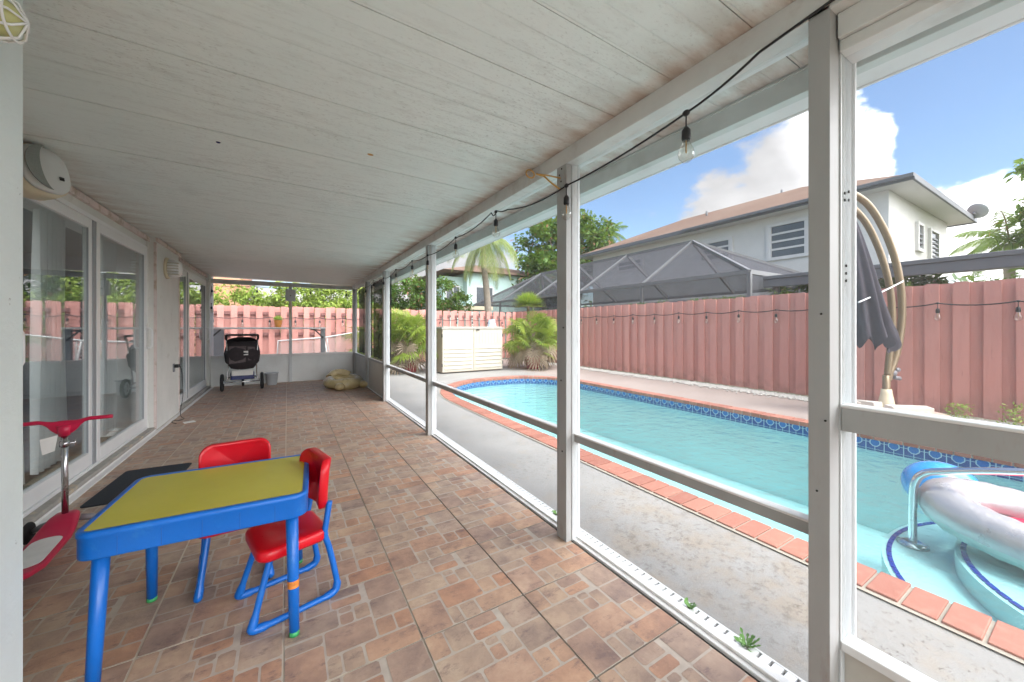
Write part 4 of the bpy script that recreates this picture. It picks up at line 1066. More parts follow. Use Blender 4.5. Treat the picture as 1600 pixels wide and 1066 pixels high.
for z in (.35, 1.02, 1.60): mb.box(-7.5, 7.6, 12.43, 12.47, z-.04, z+.04)
mb.build('rail', 'rail_dark', t, loc=fo)
for x in (-6.2, -3.7, -1.2, 1.3, 3.8, 6.3):
    mb = MB(); mb.box(x, x+.09, 12.515, 12.605, 0, 1.80); mb.build('post', 'rail_dark', t, loc=fo)
# gravel strip
mb = MB(); mb.box(7.42, 7.66, -4, 12.38, -.059, -.02)
struct(mb.build('gravel_bed', 'ground'))
mb = MB()
for k in range(8000):
    y = random.uniform(-.3, 12.3) if random.random() < .8 else random.uniform(.3, 5); x = 7.64-abs(random.gauss(0, .17)); r_ = random.uniform(.012, .030)
    if x < 7.05: continue
    vs = []
    for (a, b_, c_) in ((1,0,0), (-1,0,0), (0,1,0), (0,-1,0), (0,0,1), (0,0,-1)):
        q = random.uniform(.7, 1.2)*r_; vs.append((x+a*q, y+b_*q, -.008+r_*.4+c_*q*.7))
    mb.add(vs, [(0,2,4),(2,1,4),(1,3,4),(3,0,4),(2,0,5),(1,2,5),(3,1,5),(0,3,5)])
tag(mb.build('gravel', 'gravel'), 'white gravel strewn along the foot of the pink fence', 'gravel', kind='stuff')
# fence-foot plants
for i, (y, s, lab) in enumerate(((1.13, .16, 'small green sprout at the fence foot right of the umbrella stand'), (.66, .22, 'bushy green sprout at the fence foot by the right edge'))):
    mb = MB()
    for k in range(150):
        a = random.uniform(0, 2*PI); rr = s*random.uniform(.1, .8); z = s*random.uniform(.1, 1.3); p = Vector((rr*math.cos(a)*.6, rr*math.sin(a), z))
        u = Vector((random.gauss(0,1), random.gauss(0,1), random.gauss(0,1))).normalized()*.022; w2 = u.cross(Vector((random.gauss(0,1), random.gauss(0,1), 1))).normalized()*.010
        mb.add([p-u, p+w2, p+u, p-w2], [(0,1,2,3)])
    o = mb.build('sprout', 'leaf_lite'); o.location = (7.50, y, 0); tag(o, lab, 'plant', 'weeds along the fence foot')

# ------------------------------------------------------------------ trees
def leaf_cloud(mb, blobs, n, size, aspect=.5, droop=0, shell=.5):
    tot_ = sum(b[3]*b[4]*b[5] for b in blobs)
    for (cx, cy, cz_, rx, ry, rz) in blobs:
        cnt = int(n*(rx*ry*rz)/tot_)
        nclump = max(6, cnt//45); clumps = []
        for _ in range(nclump):
            v = Vector((random.gauss(0,1), random.gauss(0,1), random.gauss(0,1))).normalized()*random.uniform(shell, 1.02)
            clumps.append((Vector((cx+v.x*rx, cy+v.y*ry, cz_+v.z*rz)), random.uniform(.10, .24)*max(rx, rz), random.random()))
        for _ in range(cnt):
            c, cr, tone = random.choice(clumps)
            p = c+Vector((random.gauss(0,1), random.gauss(0,1), random.gauss(0,.8)))*cr*.6
            u = Vector((random.gauss(0,1), random.gauss(0,1), random.gauss(0,.7)-droop)).normalized()
            w_ = u.cross(Vector((random.gauss(0,.6), random.gauss(0,.6), 1))).normalized()
            s = size*random.uniform(.6, 1.3)
            mb.add([p, p+u*s*.5+w_*s*aspect*.5, p+u*s-Vector((0,0,s*.15)), p+u*s*.5-w_*s*aspect*.5], [(0,1,2,3)], (min(1, max(0, tone*.6+random.uniform(0, .4))), random.random()))
def tree(name, lab, base, blobs, n, size, mat, trunk_r=.15, group='trees beyond the fences', aspect=.5, droop=0, cat='tree', limbs=True, shell=.5):
    t = empty(name, lab, cat, base, group=group); o = Vector(base)*-1
    mb = MB(); leaf_cloud(mb, blobs, n, size, aspect, droop, shell); mb.build('crown', mat, t, loc=o)
    mb = MB(); b0 = Vector(base)
    top = Vector((sum(b[0] for b in blobs)/len(blobs), sum(b[1] for b in blobs)/len(blobs), sum(b[2] for b in blobs)/len(blobs)))
    fork = b0.lerp(top, .55)
    mb.tube([b0, b0.lerp(fork, .5)+Vector((.1*trunk_r*4, 0, 0)), fork], [trunk_r, trunk_r*.85, trunk_r*.7], 8)
    for b in blobs:
        e = Vector(b[:3]); mb.tube([fork, fork.lerp(e, .5)+Vector((0, 0, .1*b[5])), e+Vector((0, 0, b[5]*.3))], [trunk_r*.55, trunk_r*.35, trunk_r*.12], 6)
    mb.build('trunk', 'trunk', t, loc=o)
    return t
tree('leafy_tree', 'big dense green tree rising behind the coconut palm and the far screened enclosure', (16.5, 20.6, 0),
     [(15.2,20.2,6.6,2.3,2.3,2.3),(17.4,19.3,7.2,2.0,2.0,2.2),(14.5,19.6,4.4,2.2,2.0,1.9),(16.5,20.5,8.3,1.7,1.7,1.5),(18.3,18.8,6.0,1.7,1.7,1.8),(16.2,19.6,4.6,2.2,2.2,2.0)], 16000, .34, 'leaf_mid', .3)
tree('leafy_tree', 'low bushy green tree above the back fence left of the coconut palm', (4.6, 14.8, 0),
     [(4.0,14.6,2.5,1.0,.9,.75),(5.2,14.4,2.45,1.1,.9,.72),(3.1,14.9,2.5,.9,.8,.9),(6.2,14.5,2.15,.7,.6,.5)], 9000, .15, 'leaf_mid', .1)
hb = [(.2,14.6,2.15),(-.8,14.7,2.0),(1.3,14.5,2.1),(2.2,14.7,2.05),(-2.2,14.8,1.75),(-3.2,15.2,1.5),(-4.5,15.2,2.1),(-6,15.4,2.2)]
labs = ['yellow green shrub right above the middle post of the end wall', 'yellow green shrub left of the middle post of the end wall', 'yellow green shrub seen right of the middle post', 'yellow green shrub seen at the right corner of the end wall', 'low yellow green shrub under the pink neighbouring house', 'low shrub at the left corner of the end wall view', 'tall shrub beyond the back fence, hidden left of the house', 'tall shrub beyond the back fence, farthest left']
for i, (x, y, z) in enumerate(hb[:6]):
    tree('fence_shrub', labs[i], (x, y, 0), [(x, y, z, .85, .7, .85), (x+.3, y-.1, z-.7, .9, .7, .8), (x-.4, y, z-.3, .7, .6, .7)], 5000, .13, 'leaf_lite', .05, 'shrubs behind the back fence', .45, .3, 'shrub')
tree('leafy_tree', 'bright green tree at the right edge beside the white neighbouring house', (20.2, .5, 0),
     [(19.7,1.05,5.4,1.1,1.1,1.0),(19.8,.7,4.3,1.5,1.1,1.2),(20.5,.0,5.2,1.8,1.5,1.9),(20.0,.6,3.1,1.3,1.2,1.0)], 7000, .30, 'leaf_right', .2, aspect=.36, droop=.4)
# palms
def frond(mb, p0, az_, el_, ln, droopk, n=26, ll=.5, wv=.03, dead=0):
    d = Vector((math.cos(az_)*math.cos(el_), math.sin(az_)*math.cos(el_), math.sin(el_))); p = Vector(p0); pts = [p.copy()]
    st = ln/n
    for k in range(n):
        d = (d+Vector((0, 0, -droopk/n))).normalized(); p = p+d*st; pts.append(p.copy())
    mb.tube(pts[::3], [.02*(1-.8*i/len(pts[::3]))+.003 for i in range(len(pts[::3]))], 4, cap=False)
    side = Vector((-math.sin(az_), math.cos(az_), 0))
    tone = random.random()
    for k in range(3, n+1):
        tt = k/n; L_ = ll*(math.sin(PI*min(1, tt*.9+.12))**.6)*random.uniform(.85, 1.1)
        f = (pts[k]-pts[k-1]).normalized()
        for s in (-1, 1):
            for q in (0, .5):
                b_ = pts[k]-f*st*q
                dr_ = (side*s*.75+f*.6+Vector((0, 0, -.25-.35*random.random()))).normalized()
                m_ = b_+dr_*L_*.5; e = b_+dr_*L_+Vector((0, 0, -L_*.38))
                wv_ = f*wv*.5
                rn = (min(1, tone*.5+random.random()*.5), random.random()*.98)
                mb.add([b_-wv_*.6, b_+wv_*.6, m_+wv_, m_-wv_], [(0,1,2,3)], rn); mb.add([m_-wv_, m_+wv_, e], [(0,1,2)], rn)
def palm(lab, base, top, r0, nfr, ln, droopk, ll, mat='frond', els=(-.5, 1.2)):
    t = empty('palm_tree', lab, 'palm tree', base, group='palm trees beyond the fences'); o = Vector(base)*-1
    mb = MB(); b0 = Vector(base); tp = Vector(top); pts = [b0.lerp(tp, k/8)+Vector((.12*math.sin(k*.6), 0, 0)) for k in range(9)]; pts[-1] = tp
    mb.tube(pts, [r0*(1.15-.45*k/8)+.008*(k % 2) for k in range(9)], 10); mb.build('trunk', 'palm_trunk', t, loc=o)
    mb = MB()
    for k in range(nfr):
        a = 2*PI*k*.381966+random.uniform(-.15, .15); e = els[0]+(els[1]-els[0])*(k/nfr)**.8
        frond(mb, tp+Vector((0,0,.1)), a, e, ln*random.uniform(.85, 1.1), droopk, ll=ll)
    mb.build('crown', mat, t, loc=o)
palm('coconut palm with drooping fronds standing before the mint green house', (7.35, 14.3, 0), (7.25, 14.2, 4.95), .15, 18, 2.3, 2.4, .62, els=(-.9, .95))
palm('small distant palm top peeking over the brown shingle roof', (22.6, 22.4, 0), (22.9, 22.2, 9.0), .15, 14, 1.9, 1.3, .5, 'leaf_mid')
palm('feathery palm beside the far right corner of the white house', (20.0, 1.9, 0), (20.0, 1.95, 3.9), .15, 18, 1.6, 1.6, .4, 'leaf_right')

# fan palms in pots
def fan_leaf(mb, c, d, size, nbl=15, rn=0):
    d = d.normalized(); s = d.cross(Vector((0, 0, 1)))
    if s.length < .1: s = Vector((1, 0, 0))
    s.normalize(); s = (Matrix.Rotation(random.uniform(-1.0, 1.0), 3, d) @ s); up = s.cross(d).normalized(); tone = random.random()
    for k in range(nbl):
        a = R(-115+230*k/(nbl-1)); v = (d*math.cos(a)+s*math.sin(a)+up*(-.12*abs(math.sin(a)))).normalized()
        L_ = size*(1-.25*abs(a)/2)*random.uniform(.85, 1.1); wv = s.cross(v).cross(v).normalized() if False else v.cross(up).normalized()*size*.045
        m_ = c+v*L_*.55; e = c+v*L_+Vector((0, 0, -L_*random.uniform(.08, .3)))
        q = (min(1, tone*.6+random.random()*.4), random.random()*.96)
        mb.add([c, m_+wv, e, m_-wv], [(0,1,2,3)], q)
def fan_palm(lab, base, h, rad, nl, leaf, pot_r=.24, top=False, seed=1):
    random.seed(seed)
    t = empty('potted_palm', lab, 'potted plant', base, group='fan palms beside the storage shed')
    mb = MB(); mb.lathe([(pot_r*.72, 0), (pot_r*.75, .01), (pot_r, .30), (pot_r*1.08, .31), (pot_r*1.08, .36), (pot_r*.95, .36), (pot_r*.9, .31), (.01, .30)], 24); mb.build('pot', 'redpot', t)
    mb = MB(); st = MB(); dm = MB()
    for k in range(nl):
        a = random.uniform(0, 2*PI); e = R(random.uniform(-12, 78)); l = rad*random.uniform(.45, .85)
        b0 = Vector((random.uniform(-.12, .12), random.uniform(-.12, .12), h*random.uniform(.25, .55)))
        d = Vector((math.cos(a)*math.cos(e), math.sin(a)*math.cos(e), math.sin(e))); c = b0+d*l
        st.tube([b0, b0+d*l*.5+Vector((0,0,.04)), c], .007, 4, cap=False)
        fan_leaf(mb, c, (d+Vector((0, 0, -.25))), leaf*random.uniform(.8, 1.15), 17)
    for k in range(int(nl*.55)):
        a = random.uniform(0, 2*PI); l = rad*random.uniform(.35, .8)
        b0 = Vector((0, 0, h*random.uniform(.22, .50))); d = Vector((math.cos(a), math.sin(a), -.45)); c = b0+d*l
        fan_leaf(dm, c, Vector((math.cos(a)*.35, math.sin(a)*.35, -1)), leaf*random.uniform(.7, 1.1), 12)
    mb.build('fan_leaves', 'fan', t); st.build('stems', 'fan', t); dm.build('dead_leaves', 'dead', t)
    mb = MB(); mb.tube([(0,0,.3), (0,0,h*.6)], [.09, .07], 8); mb.build('trunk', 'trunk', t)
    return t
fan_palm('potted fan palm right of the cream shed, rooted in a red pot', (6.2, 9.05, -.01), 1.95, .80, 80, .42, seed=3)
fan_palm('large potted fan palm left of the cream shed, in a red pot', (2.85, 10.1, -.01), 2.1, .80, 80, .42, seed=4)
fan_palm('second fan palm at the left, beside the large one and against the screen', (2.2, 10.9, -.01), 1.9, .70, 45, .40, seed=5)
random.seed(21)
t = empty('ball_plant', 'round yellow green feathery plant rising behind the potted fan palm right of the shed', 'plant', (6.4, 9.6, 0))
mb = MB()
for k in range(1300):
    v = Vector((random.gauss(0,1), random.gauss(0,1), abs(random.gauss(0,.9))+.05)).normalized(); s = random.uniform(.32, .55)
    p = Vector((0,0,1.85))+Vector((v.x*.1, v.y*.1, v.z*.05)); e = p+v*s+Vector((0,0,-.12*s)); w_ = v.cross(Vector((0,0,1.01)))*.012/max(.2, v.cross(Vector((0,0,1))).length)
    m_ = p.lerp(e, .6)+Vector((0,0,.03)); mb.add([p, m_+w_, e, m_-w_], [(0,1,2,3)])
mb.build('foliage', 'topknot', t)
mb = MB(); mb.tube([(0,0,0), (0,0,1.95)], [.06, .04], 8); mb.build('stem', 'trunk', t)

# ------------------------------------------------------------------ storage shed
t = empty('storage_shed', 'cream resin storage shed with louvred double doors between the fan palms', 'storage shed', (4.35, 9.65, -.01))
mb = MB(); mb.box(-.90, .90, -.42, .42, .02, 1.17); mb.build('body', 'shed_side', t, bevel=.01)
mb = MB(); mb.box(-.93, .93, -.47, .45, 1.17, 1.21); mb.box(-.88, .88, -.44, .42, 1.21, 1.235); mb.build('lid', 'shed_lid', t, bevel=.008)
for s in (-1, 1):
    mb = MB(); xa, xb = (-.895, -.006) if s < 0 else (.006, .895)
    mb.box(xa, xb, -.452, -.421, .04, 1.165)
    for k in range(6):
        z = .10+k*.105; mb.add([(xa+.05, -.4525, z), (xb-.05, -.4525, z), (xb-.05, -.470, z+.012), (xa+.05, -.470, z+.012), (xb-.05, -.4525, z+.085), (xa+.05, -.4525, z+.085)], [(0,1,2,3), (3,2,4,5), (0,3,5), (1,4,2)])
    for k in range(9):
        x = xa+.07+k*(xb-xa-.14)/8; mb.box(x-.006, x+.006, -.458, -.4525, .78, 1.10)
    dd = mb.build('door', 'shed', t, bevel=.003)
    mb = MB()
    for z in (.18, .95): mb.box(s*.905-.012, s*.905+.012, -.46, -.43, z, z+.09)
    mb.build('hinge', 'dark', dd)
mb = MB(); mb.box(.06, .16, -.485, -.47, 1.13, 1.165); mb.build('latch', 'dark', t, bevel=.004)
t = empty('bucket', 'pale blue grey upturned bucket on the right end of the shed lid', 'bucket', (5.17, 9.70, 1.22))
mb = MB(); mb.lathe([(.17, 0), (.175, .01), (.165, .02), (.12, .25), (.11, .265), (.01, .268)], 24); mb.build('shell', 'pail', t); t.scale = (.8, .8, .8)
mb = MB(); mb.tube(smooth([(-.17, 0, .03), (-.16, -.06, .12), (0, -.19, .16), (.16, -.06, .12), (.17, 0, .03)]), .005, 6); mb.build('handle', 'steel', t)

# ------------------------------------------------------------------ outside the end wall: counter and leaning panel
t = empty('outdoor_counter', 'long grey counter shelf on posts just outside the end wall', 'counter', (-.3, 10.5, 0))
mb = MB(); mb.box(-1.3, 1.12, -.22, .22, 1.165, 1.205); mb.build('top', 'kick_white', t, bevel=.004)
for x in (-1.22, 1.06):
    mb = MB(); mb.box(x-.05, x+.05, -.18, -.08, 0, 1.165); mb.build('leg', 'patio_roof_grey', t)
mb = MB(); mb.beam((1.0, -.15, 1.13), (.78, -.15, 1.16), .03, .03); mb.beam((1.06, -.2, .95), (.86, -.2, 1.16), .03, .03); mb.beam((-1.15, -.2, .95), (-.95, -.2, 1.16), .03, .03); mb.build('brace', 'dark', t)
mb = MB(); mb.box(-1.33, -.92, .0, .02, .05, 1.16); mb.build('side_panel', 'lightgrey', t)
t = empty('wire_panel', 'white framed wire mesh panel leaning outside the end wall at the right', 'wire panel', (.9, 11.2, 0))
mb = MB(); c = [(-1.15, 0, .05), (-1.1, 0, .86), (-.05, 0, .93), (.95, 0, 1.10), (1.0, 0, .05)]
mb.tube(c, .02, 8); mb.tube([(-.05, 0, .93), (.08, 0, .05)], .018, 8); mb.tube([(.02, .0, .9), (.15, .3, 0)], .015, 8); mb.build('frame', 'gutter', t)
mb = MB(); mb.add([(-1.15, .01, .05), (1.0, .01, .05), (.95, .01, 1.08), (-.05, .01, .92), (-1.1, .01, .85)], [(0,1,2,3,4)]); mb.build('wire_mesh', 'net', t)
# orange box seen at the back fence
t = empty('orange_planter', 'small orange hanging pot on the back fence near the middle post', 'pot', (-.22, 12.2, 1.2))
mb = MB(); mb.lathe([(.07, 0), (.10, .2), (.11, .21), (.09, .21), (.06, .02), (.005, .02)], 16); mb.build('pot', pm('orange_pot', (.6,.25,.03), .5), t)
mb = MB()
for k in range(120):
    v = Vector((random.gauss(0,1), random.gauss(0,1), abs(random.gauss(0,1)))).normalized(); p = Vector((0,0,.2)); e = p+v*.16; w_ = Vector((-v.y, v.x, 0))*.02
    mb.add([p, p.lerp(e,.6)+w_, e, p.lerp(e,.6)-w_], [(0,1,2,3)])
mb.build('leaves', 'leaf_lite', t)

# ------------------------------------------------------------------ umbrella
t = empty('cantilever_umbrella', 'closed dark grey cantilever umbrella on a curved tan pole by the fence', 'umbrella', (7.0, 1.69, 0))
dv = Vector((-.93, .37, 0))
def ap(lst, o=(0,0,0)): return [dv*a+Vector((0,0,z))+Vector(o) for a, z in lst]
A1 = [(-.02,.48),(-.06,.60),(-.12,.72),(-.21,1.0),(-.26,1.35),(-.24,1.75),(-.13,2.18),(.05,2.55),(.30,2.86),(.58,3.0),(.8,2.98)]
A2 = [(-.02,.55),(-.05,.8),(-.10,1.2),(-.08,1.6),(.0,1.95),(.14,2.3),(.34,2.62),(.58,2.82),(.8,2.88)]
mb = MB(); mb.tube(smooth(ap(A1), 5), .043, 12); mb.build('curved_pole', 'tan_tube', t)
mb = MB(); mb.tube(smooth(ap(A2), 5), .040, 12); mb.build('curved_pole', 'tan_tube', t)
mb = MB(); mb.tube([(0,0,.05), (0,0,.55)], .042, 14); mb.build('lower_pole', 'tan_tube', t)
mb = MB(); mb.lathe([(.10, .02), (.10, .08), (.07, .25), (.06, .30), (.055, .36)], 18); mb.build('socket', 'beige', t)
mb = MB(); mb.ball(tuple(ap([(-.10,.58)])[0]), .06, .05, .045); mb.tube(ap([(-.12,.52),(-.22,.50)]), .028, 10); mb.tube(ap([(-.14,.62),(-.2,.62)]), .03, 10); mb.build('crank_joint', 'rubber_grey', t)
mb = MB()
for a in (0, 90):
    mb.beam(Matrix.Rotation(R(a+20), 3, 'Z') @ Vector((-.5,0,.03)), Matrix.Rotation(R(a+20), 3, 'Z') @ Vector((.5,0,.03)), .08, .05)
mb.build('cross_base', 'rubber_grey', t)
# canopy: folded cloth hanging
apx = dv*.66+Vector((0, 0, 2.80)); bt = dv*.44+Vector((0, 0, .98)); rings = []
nseg = 96
for k in range(15):
    q = k/14; c = apx.lerp(bt, q); rad = .04+.36*q**.85; fold = .05+.24*q
    ring = []
    for j in range(nseg):
        a = 2*PI*j/nseg; rr = rad*(1-fold*.5+fold*.5*math.cos(a*12+q*1.5))*(1+.05*math.sin(a*3+q*4))
        z = c.z+(.07*math.cos(a*12+.5)*(q > .9))+.05*math.sin(a*2)*(q > .95)
        ring.append((c.x+rr*math.cos(a)*.75, c.y+rr*math.sin(a), z))
    rings.append(ring)
mb = MB(); mb.add([v for r_ in rings for v in r_], [(i*nseg+k, i*nseg+(k+1) % nseg, (i+1)*nseg+(k+1) % nseg, (i+1)*nseg+k) for i in range(14) for k in range(nseg)], None, 0, True)
mb.build('canopy', 'umbrella', t)
mb = MB()
tie = smooth([dv*.72+Vector((-.12,-.20,1.52)), dv*.42+Vector((-.18,-.16,1.60)), dv*.10+Vector((-.10,-.08,1.70)), dv*-.20+Vector((-.02,-.05,1.83))]); mb.tube(tie, .010, 6); mb.build('tie_cord', 'gutter', t)
# weight stones on the base
for i, (x, y, rz, rx, s, lab) in enumerate(((6.78, 2.02, 25, 6, (.36,.17,.10), 'whitish stone block left of the umbrella stand, on top'), (6.92, 1.86, 60, -4, (.30,.12,.09), 'small whitish block close behind the umbrella stand'), (6.98, 1.47, -35, 4, (.50,.11,.085), 'long whitish beam lying right of the umbrella stand'))):
    mb = MB(); a, b_, c_ = (v/2 for v in s); mb.box(-a, a, -b_, b_, 0, 2*c_)
    for v in range(len(mb.v)): mb.v[v] = tuple(q+random.uniform(-.012, .012) for q in mb.v[v])
    o = mb.build('weight_block', 'conc_block', bevel=.008); o.location = (x, y, .09 if i == 0 else .085); o.rotation_euler = (R(rx), R(3), R(rz)); tag(o, lab, 'stone block', 'stone blocks weighing down the umbrella base')
mb = MB(); mb.lathe([(.58, 0), (.62, .01), (.60, .075), (.3, .082), (.01, .083)], 36, 0, Matrix.Translation((7.0, 1.69, -.01))); tag(mb.build('umbrella_base_pad', pm('pinkish_pad', (.50,.38,.33), .9, .12, 6)), 'round pinkish concrete pad under the umbrella stand', 'base pad')

# ------------------------------------------------------------------ pool things
t = empty('pool_handrail', 'stainless steel handrail standing on the pool step', 'handrail', (3.89, .80, -.38))
for s in (0,):
    mb = MB(); mb.tube(smooth([(0,0,0), (0,0,.30), (0,-.01,.45), (.0,-.05,.53), (0,-.14,.58), (0,-.45,.68), (0,-1.0,.80), (0,-1.30,.80), (0,-1.42,.70), (0,-1.44,.35)], 6), .024, 14); mb.build('rail', 'chrome', t)
mb = MB(); mb.lathe([(.085, 0), (.085, .012), (.05, .028), (.028, .03)], 20); mb.build('flange', 'steel', t)
t = empty('beach_ball', 'bright blue inflated ball floating beyond the silver float', 'ball', (4.68, .80, -.15))
mb = MB(); mb.ball((0,0,.02), .235, .235, .20, 28, 18); mb.build('skin', 'ball', t)
t = empty('pool_float', 'large silver inflatable lounge float with red inside at the pool steps', 'pool float', (4.0, -.13, -.15), R(0))
nn = 64; path = []; rr = []
for k in range(nn):
    a = 2*PI*k/nn; c_, s_ = math.cos(a), math.sin(a)
    x = .40*math.copysign(abs(c_)**.85, c_); y = .80*math.copysign(abs(s_)**.9, s_)
    path.append((x, y, .065+.05*max(0, s_)**3)); rr.append(.122+.014*max(0, s_)+.003*math.cos(k*PI))
mb = MB(); mb.tube(path, rr, 20, closed=True)
# underside faces by height get the painted pool reflection colour
for i, f in enumerate(mb.f):
    if sum(mb.v[v][2] for v in f)/len(f) < .045: mb.m[i] = 1
mb.build('tube', ['silver', 'float_under_reflect'], t)
mb = MB(); mb.prism([(x*.75, y*.78) for x, y, z in path], .02, .06); mb.build('floor_panel', 'float_red', t)
mb = MB(); mb.tube([(-.25, -.1, .14), (-.05, -.1, .17), (.1, -.1, .17), (.25, -.1, .14)], .07, 14); mb.build('cross_cushion', 'float_red', t)
t.rotation_euler = (0, 0, R(-6))

# ------------------------------------------------------------------ neighbours
nh = empty('white_house', 'white two storey house with brown shingle hip roof beyond the fence', 'house', (19.3, 10, 0))
no = Vector((-19.3, -10, 0))
WXh, EX, EY0 = 15.75, 15.1, 3.1
mb = MB(); mb.box(WXh, 22.9, 3.75, 16.6, 0, 5.42); part(mb, 'wall', 'house_white', nh, no, 0)
zE = 5.55
def hip(x0, x1, y0, y1, ze, sl, th=.0):
    h = (x1-x0)/2; zr = ze+h*sl; xm = (x0+x1)/2
    return [(x0,y0,ze),(x1,y0,ze),(x1,y1,ze),(x0,y1,ze),(xm,y0+h,zr),(xm,y1-h,zr)], [(0,1,4),(1,2,5,4),(2,3,5),(3,0,4,5)]
v, f = hip(EX, 23.6, EY0, 17.3, zE, .43); mb = MB(); mb.add(v, f); mb.build('roof', 'shingle', nh, loc=no)
mb = MB(); mb.box(EX+.02, 23.58, EY0+.02, 17.28, 5.425, 5.44); part(mb, 'soffit', 'soffit', nh, no, 0)
mb = MB()
mb.box(EX-.04, EX+.02, EY0-.04, 17.34, 5.38, 5.56); mb.box(EX+.02, 23.58, EY0-.04, EY0+.02, 5.38, 5.56); mb.box(23.58, 23.64, EY0-.04, 17.34, 5.38, 5.56)
mb.box(EX-.15, EX-.042, EY0-.04, 10.2, 5.44, 5.55); part(mb, 'fascia_gutter', 'trim_grey', nh, no, .01)
def win(ya, yb, za, zb, x=WXh, mat='window_dark', bars=1, shut=False):
    mb = MB(); mb.box(x-.07, x+.0, ya-.12, yb+.12, za-.12, za-.001); mb.box(x-.07, x, ya-.12, yb+.12, zb+.001, zb+.12); mb.box(x-.07, x, ya-.12, ya-.001, za, zb); mb.box(x-.07, x, yb+.001, yb+.12, za, zb)
    fr_ = part(mb, 'window', 'window_trim', nh, no, .005)
    mb = MB(); mb.box(x-.02, x+.01, ya, yb, za, zb); mb.build('pane', 'window_dark', fr_)
    mb = MB()
    for k in range(1, bars+1):
        z = za+(zb-za)*k/(bars+1); mb.box(x-.05, x-.021, ya, yb, z-.035, z+.035)
    mb.box(x-.06, x-.021, ya, ya+.05, za, zb); mb.box(x-.06, x-.021, yb-.05, yb, za, zb)
    mb.build('muntin', 'window_trim', fr_)
win(5.85, 7.0, 3.85, 5.0, bars=3); win(8.5, 9.8, 4.15, 4.85, bars=2); win(13.0, 14.6, 4.35, 4.75, bars=1)
# windows on the end wall (facing -Y)
for xa, xb, za, zb in ((18.6, 19.1, 3.95, 4.75), (20.2, 21.2, 3.2, 4.75)):
    mb = MB(); mb.box(xa-.12, xb+.12, 3.66, 3.75, za-.1, za-.001); mb.box(xa-.12, xb+.12, 3.66, 3.75, zb+.001, zb+.1); mb.box(xa-.12, xa-.001, 3.66, 3.75, za, zb); mb.box(xb+.001, xb+.12, 3.66, 3.75, za, zb)
    fr_ = part(mb, 'window', 'window_trim', nh, no, .005)
    mb = MB(); mb.box(xa, xb, 3.72, 3.76, za, zb); mb.build('pane', 'window_dark', fr_)
    mb = MB(); nb_ = int((zb-za)/.16)
    for k in range(nb_): mb.box(xa, xb, 3.68, 3.719, za+k*.16, za+k*.16+.05)
    mb.build('muntin', 'trim_grey', fr_)
mb = MB(); mb.tube([(19.5, 8.2, 7.0), (19.5, 8.2, 7.55)], .05, 8); mb.tube([(18.2, 11, 6.7), (18.2, 11, 7.1)], .05, 8); mb.build('roof_vent', 'trim_grey', nh, loc=no)
t = empty('satellite_dish', 'grey satellite dish at the right eave of the white house', 'satellite dish', (22.9, 3.0, 5.7)); t.scale = (.7, .7, .7)
mb = MB(); mb.lathe([(.01, 0), (.25, .03), (.42, .10), (.44, .12)], 20, 0, Matrix.Rotation(R(60), 4, 'Y') @ Matrix.Rotation(R(20), 4, 'X')); mb.build('dish', 'lightgrey', t)
mb = MB(); mb.tube([(0, 0, -.15), (0, .1, 0)], .03, 8); mb.tube([(0,0,0), (.4,-.2,.35)], .015, 6); mb.build('arm', 'steel', t)

# screened pool cage
pc = empty('screen_cage', 'dark screened pool enclosure with hipped top behind the pink fence', 'screen enclosure', (11.5, 10, 0)); po = Vector((-11.5, -10, 0))
X0, X1, Y0, Y1, ZE, ZR = 9.0, 14.0, 4.43, 19.0, 2.47, 4.05
v = [(X0,Y0,ZE),(X1,Y0,ZE),(X1,Y1,ZE),(X0,Y1,ZE),(11.5,7.43,ZR),(11.5,16,ZR)]
mb = MB(); mb.add(v, [(0,1,4),(1,2,5,4),(2,3,5),(3,0,4,5)]); mb.build('roof_screen', 'cage_screen', pc, loc=po)
mb = MB(); mb.add([(X0,Y0,0),(X0,Y1,0),(X0,Y1,ZE),(X0,Y0,ZE),(X1,Y0,0),(X1,Y0,ZE)], [(0,1,2,3),(0,3,5,4)]); mb.build('side_screen', 'cage_screen', pc, loc=po)
mb = MB(); b_ = mb.beam
for i, j in ((0,1),(1,2),(2,3),(3,0),(0,4),(1,4),(4,5),(2,5),(3,5)): b_(v[i], v[j], .07, .10)
for y in (7.43, 10.2, 13.1, 16): b_((X0,y,ZE), (11.5,y,ZR), .05, .09); b_((X1,y,ZE), (11.5,y,ZR), .07, .12)
for y in (4.43, 7.43, 10.2, 13.1, 16, 19): b_((X0,y,0), (X0,y,ZE), .08, .08)
b_((X1,Y0,0), (X1,Y0,ZE), .08, .08); b_((X0,Y0,1.9), (X0,Y1,1.9), .05, .06)
mb.build('frame', 'cage_alu', pc, loc=po)
# neighbour's lean-to patio roof
t = empty('neighbour_patio_roof', 'dark grey flat patio roof behind the pink fence at the right edge', 'patio roof', (11.2, 1, 0)); no2 = Vector((-11.2, -1, 0))
mb = MB(); mb.add([(9.5,-3,2.27),(14.9,-3,2.62),(14.9,4.3,2.62),(9.5,4.3,2.27),(9.5,-3,2.37),(14.9,-3,2.72),(14.9,4.3,2.72),(9.5,4.3,2.37)], [(3,2,1,0),(4,5,6,7),(0,1,5,4),(1,2,6,5),(2,3,7,6),(3,0,4,7)]); mb.build('roof_sheet', 'patio_roof_grey', t, loc=no2)
mb = MB(); mb.box(9.42, 9.498, -3, 4.34, 2.12, 2.30); mb.box(9.40, 9.498, -3, 4.34, 2.301, 2.38, 0); mb.build('fascia', 'trim_grey', t, loc=no2, bevel=.01)
for y in (-2.8, .6, 4.1):
    mb = MB(); mb.box(9.55, 9.65, y, y+.1, 0, 2.26); mb.build('post', 'cage_alu', t, loc=no2)
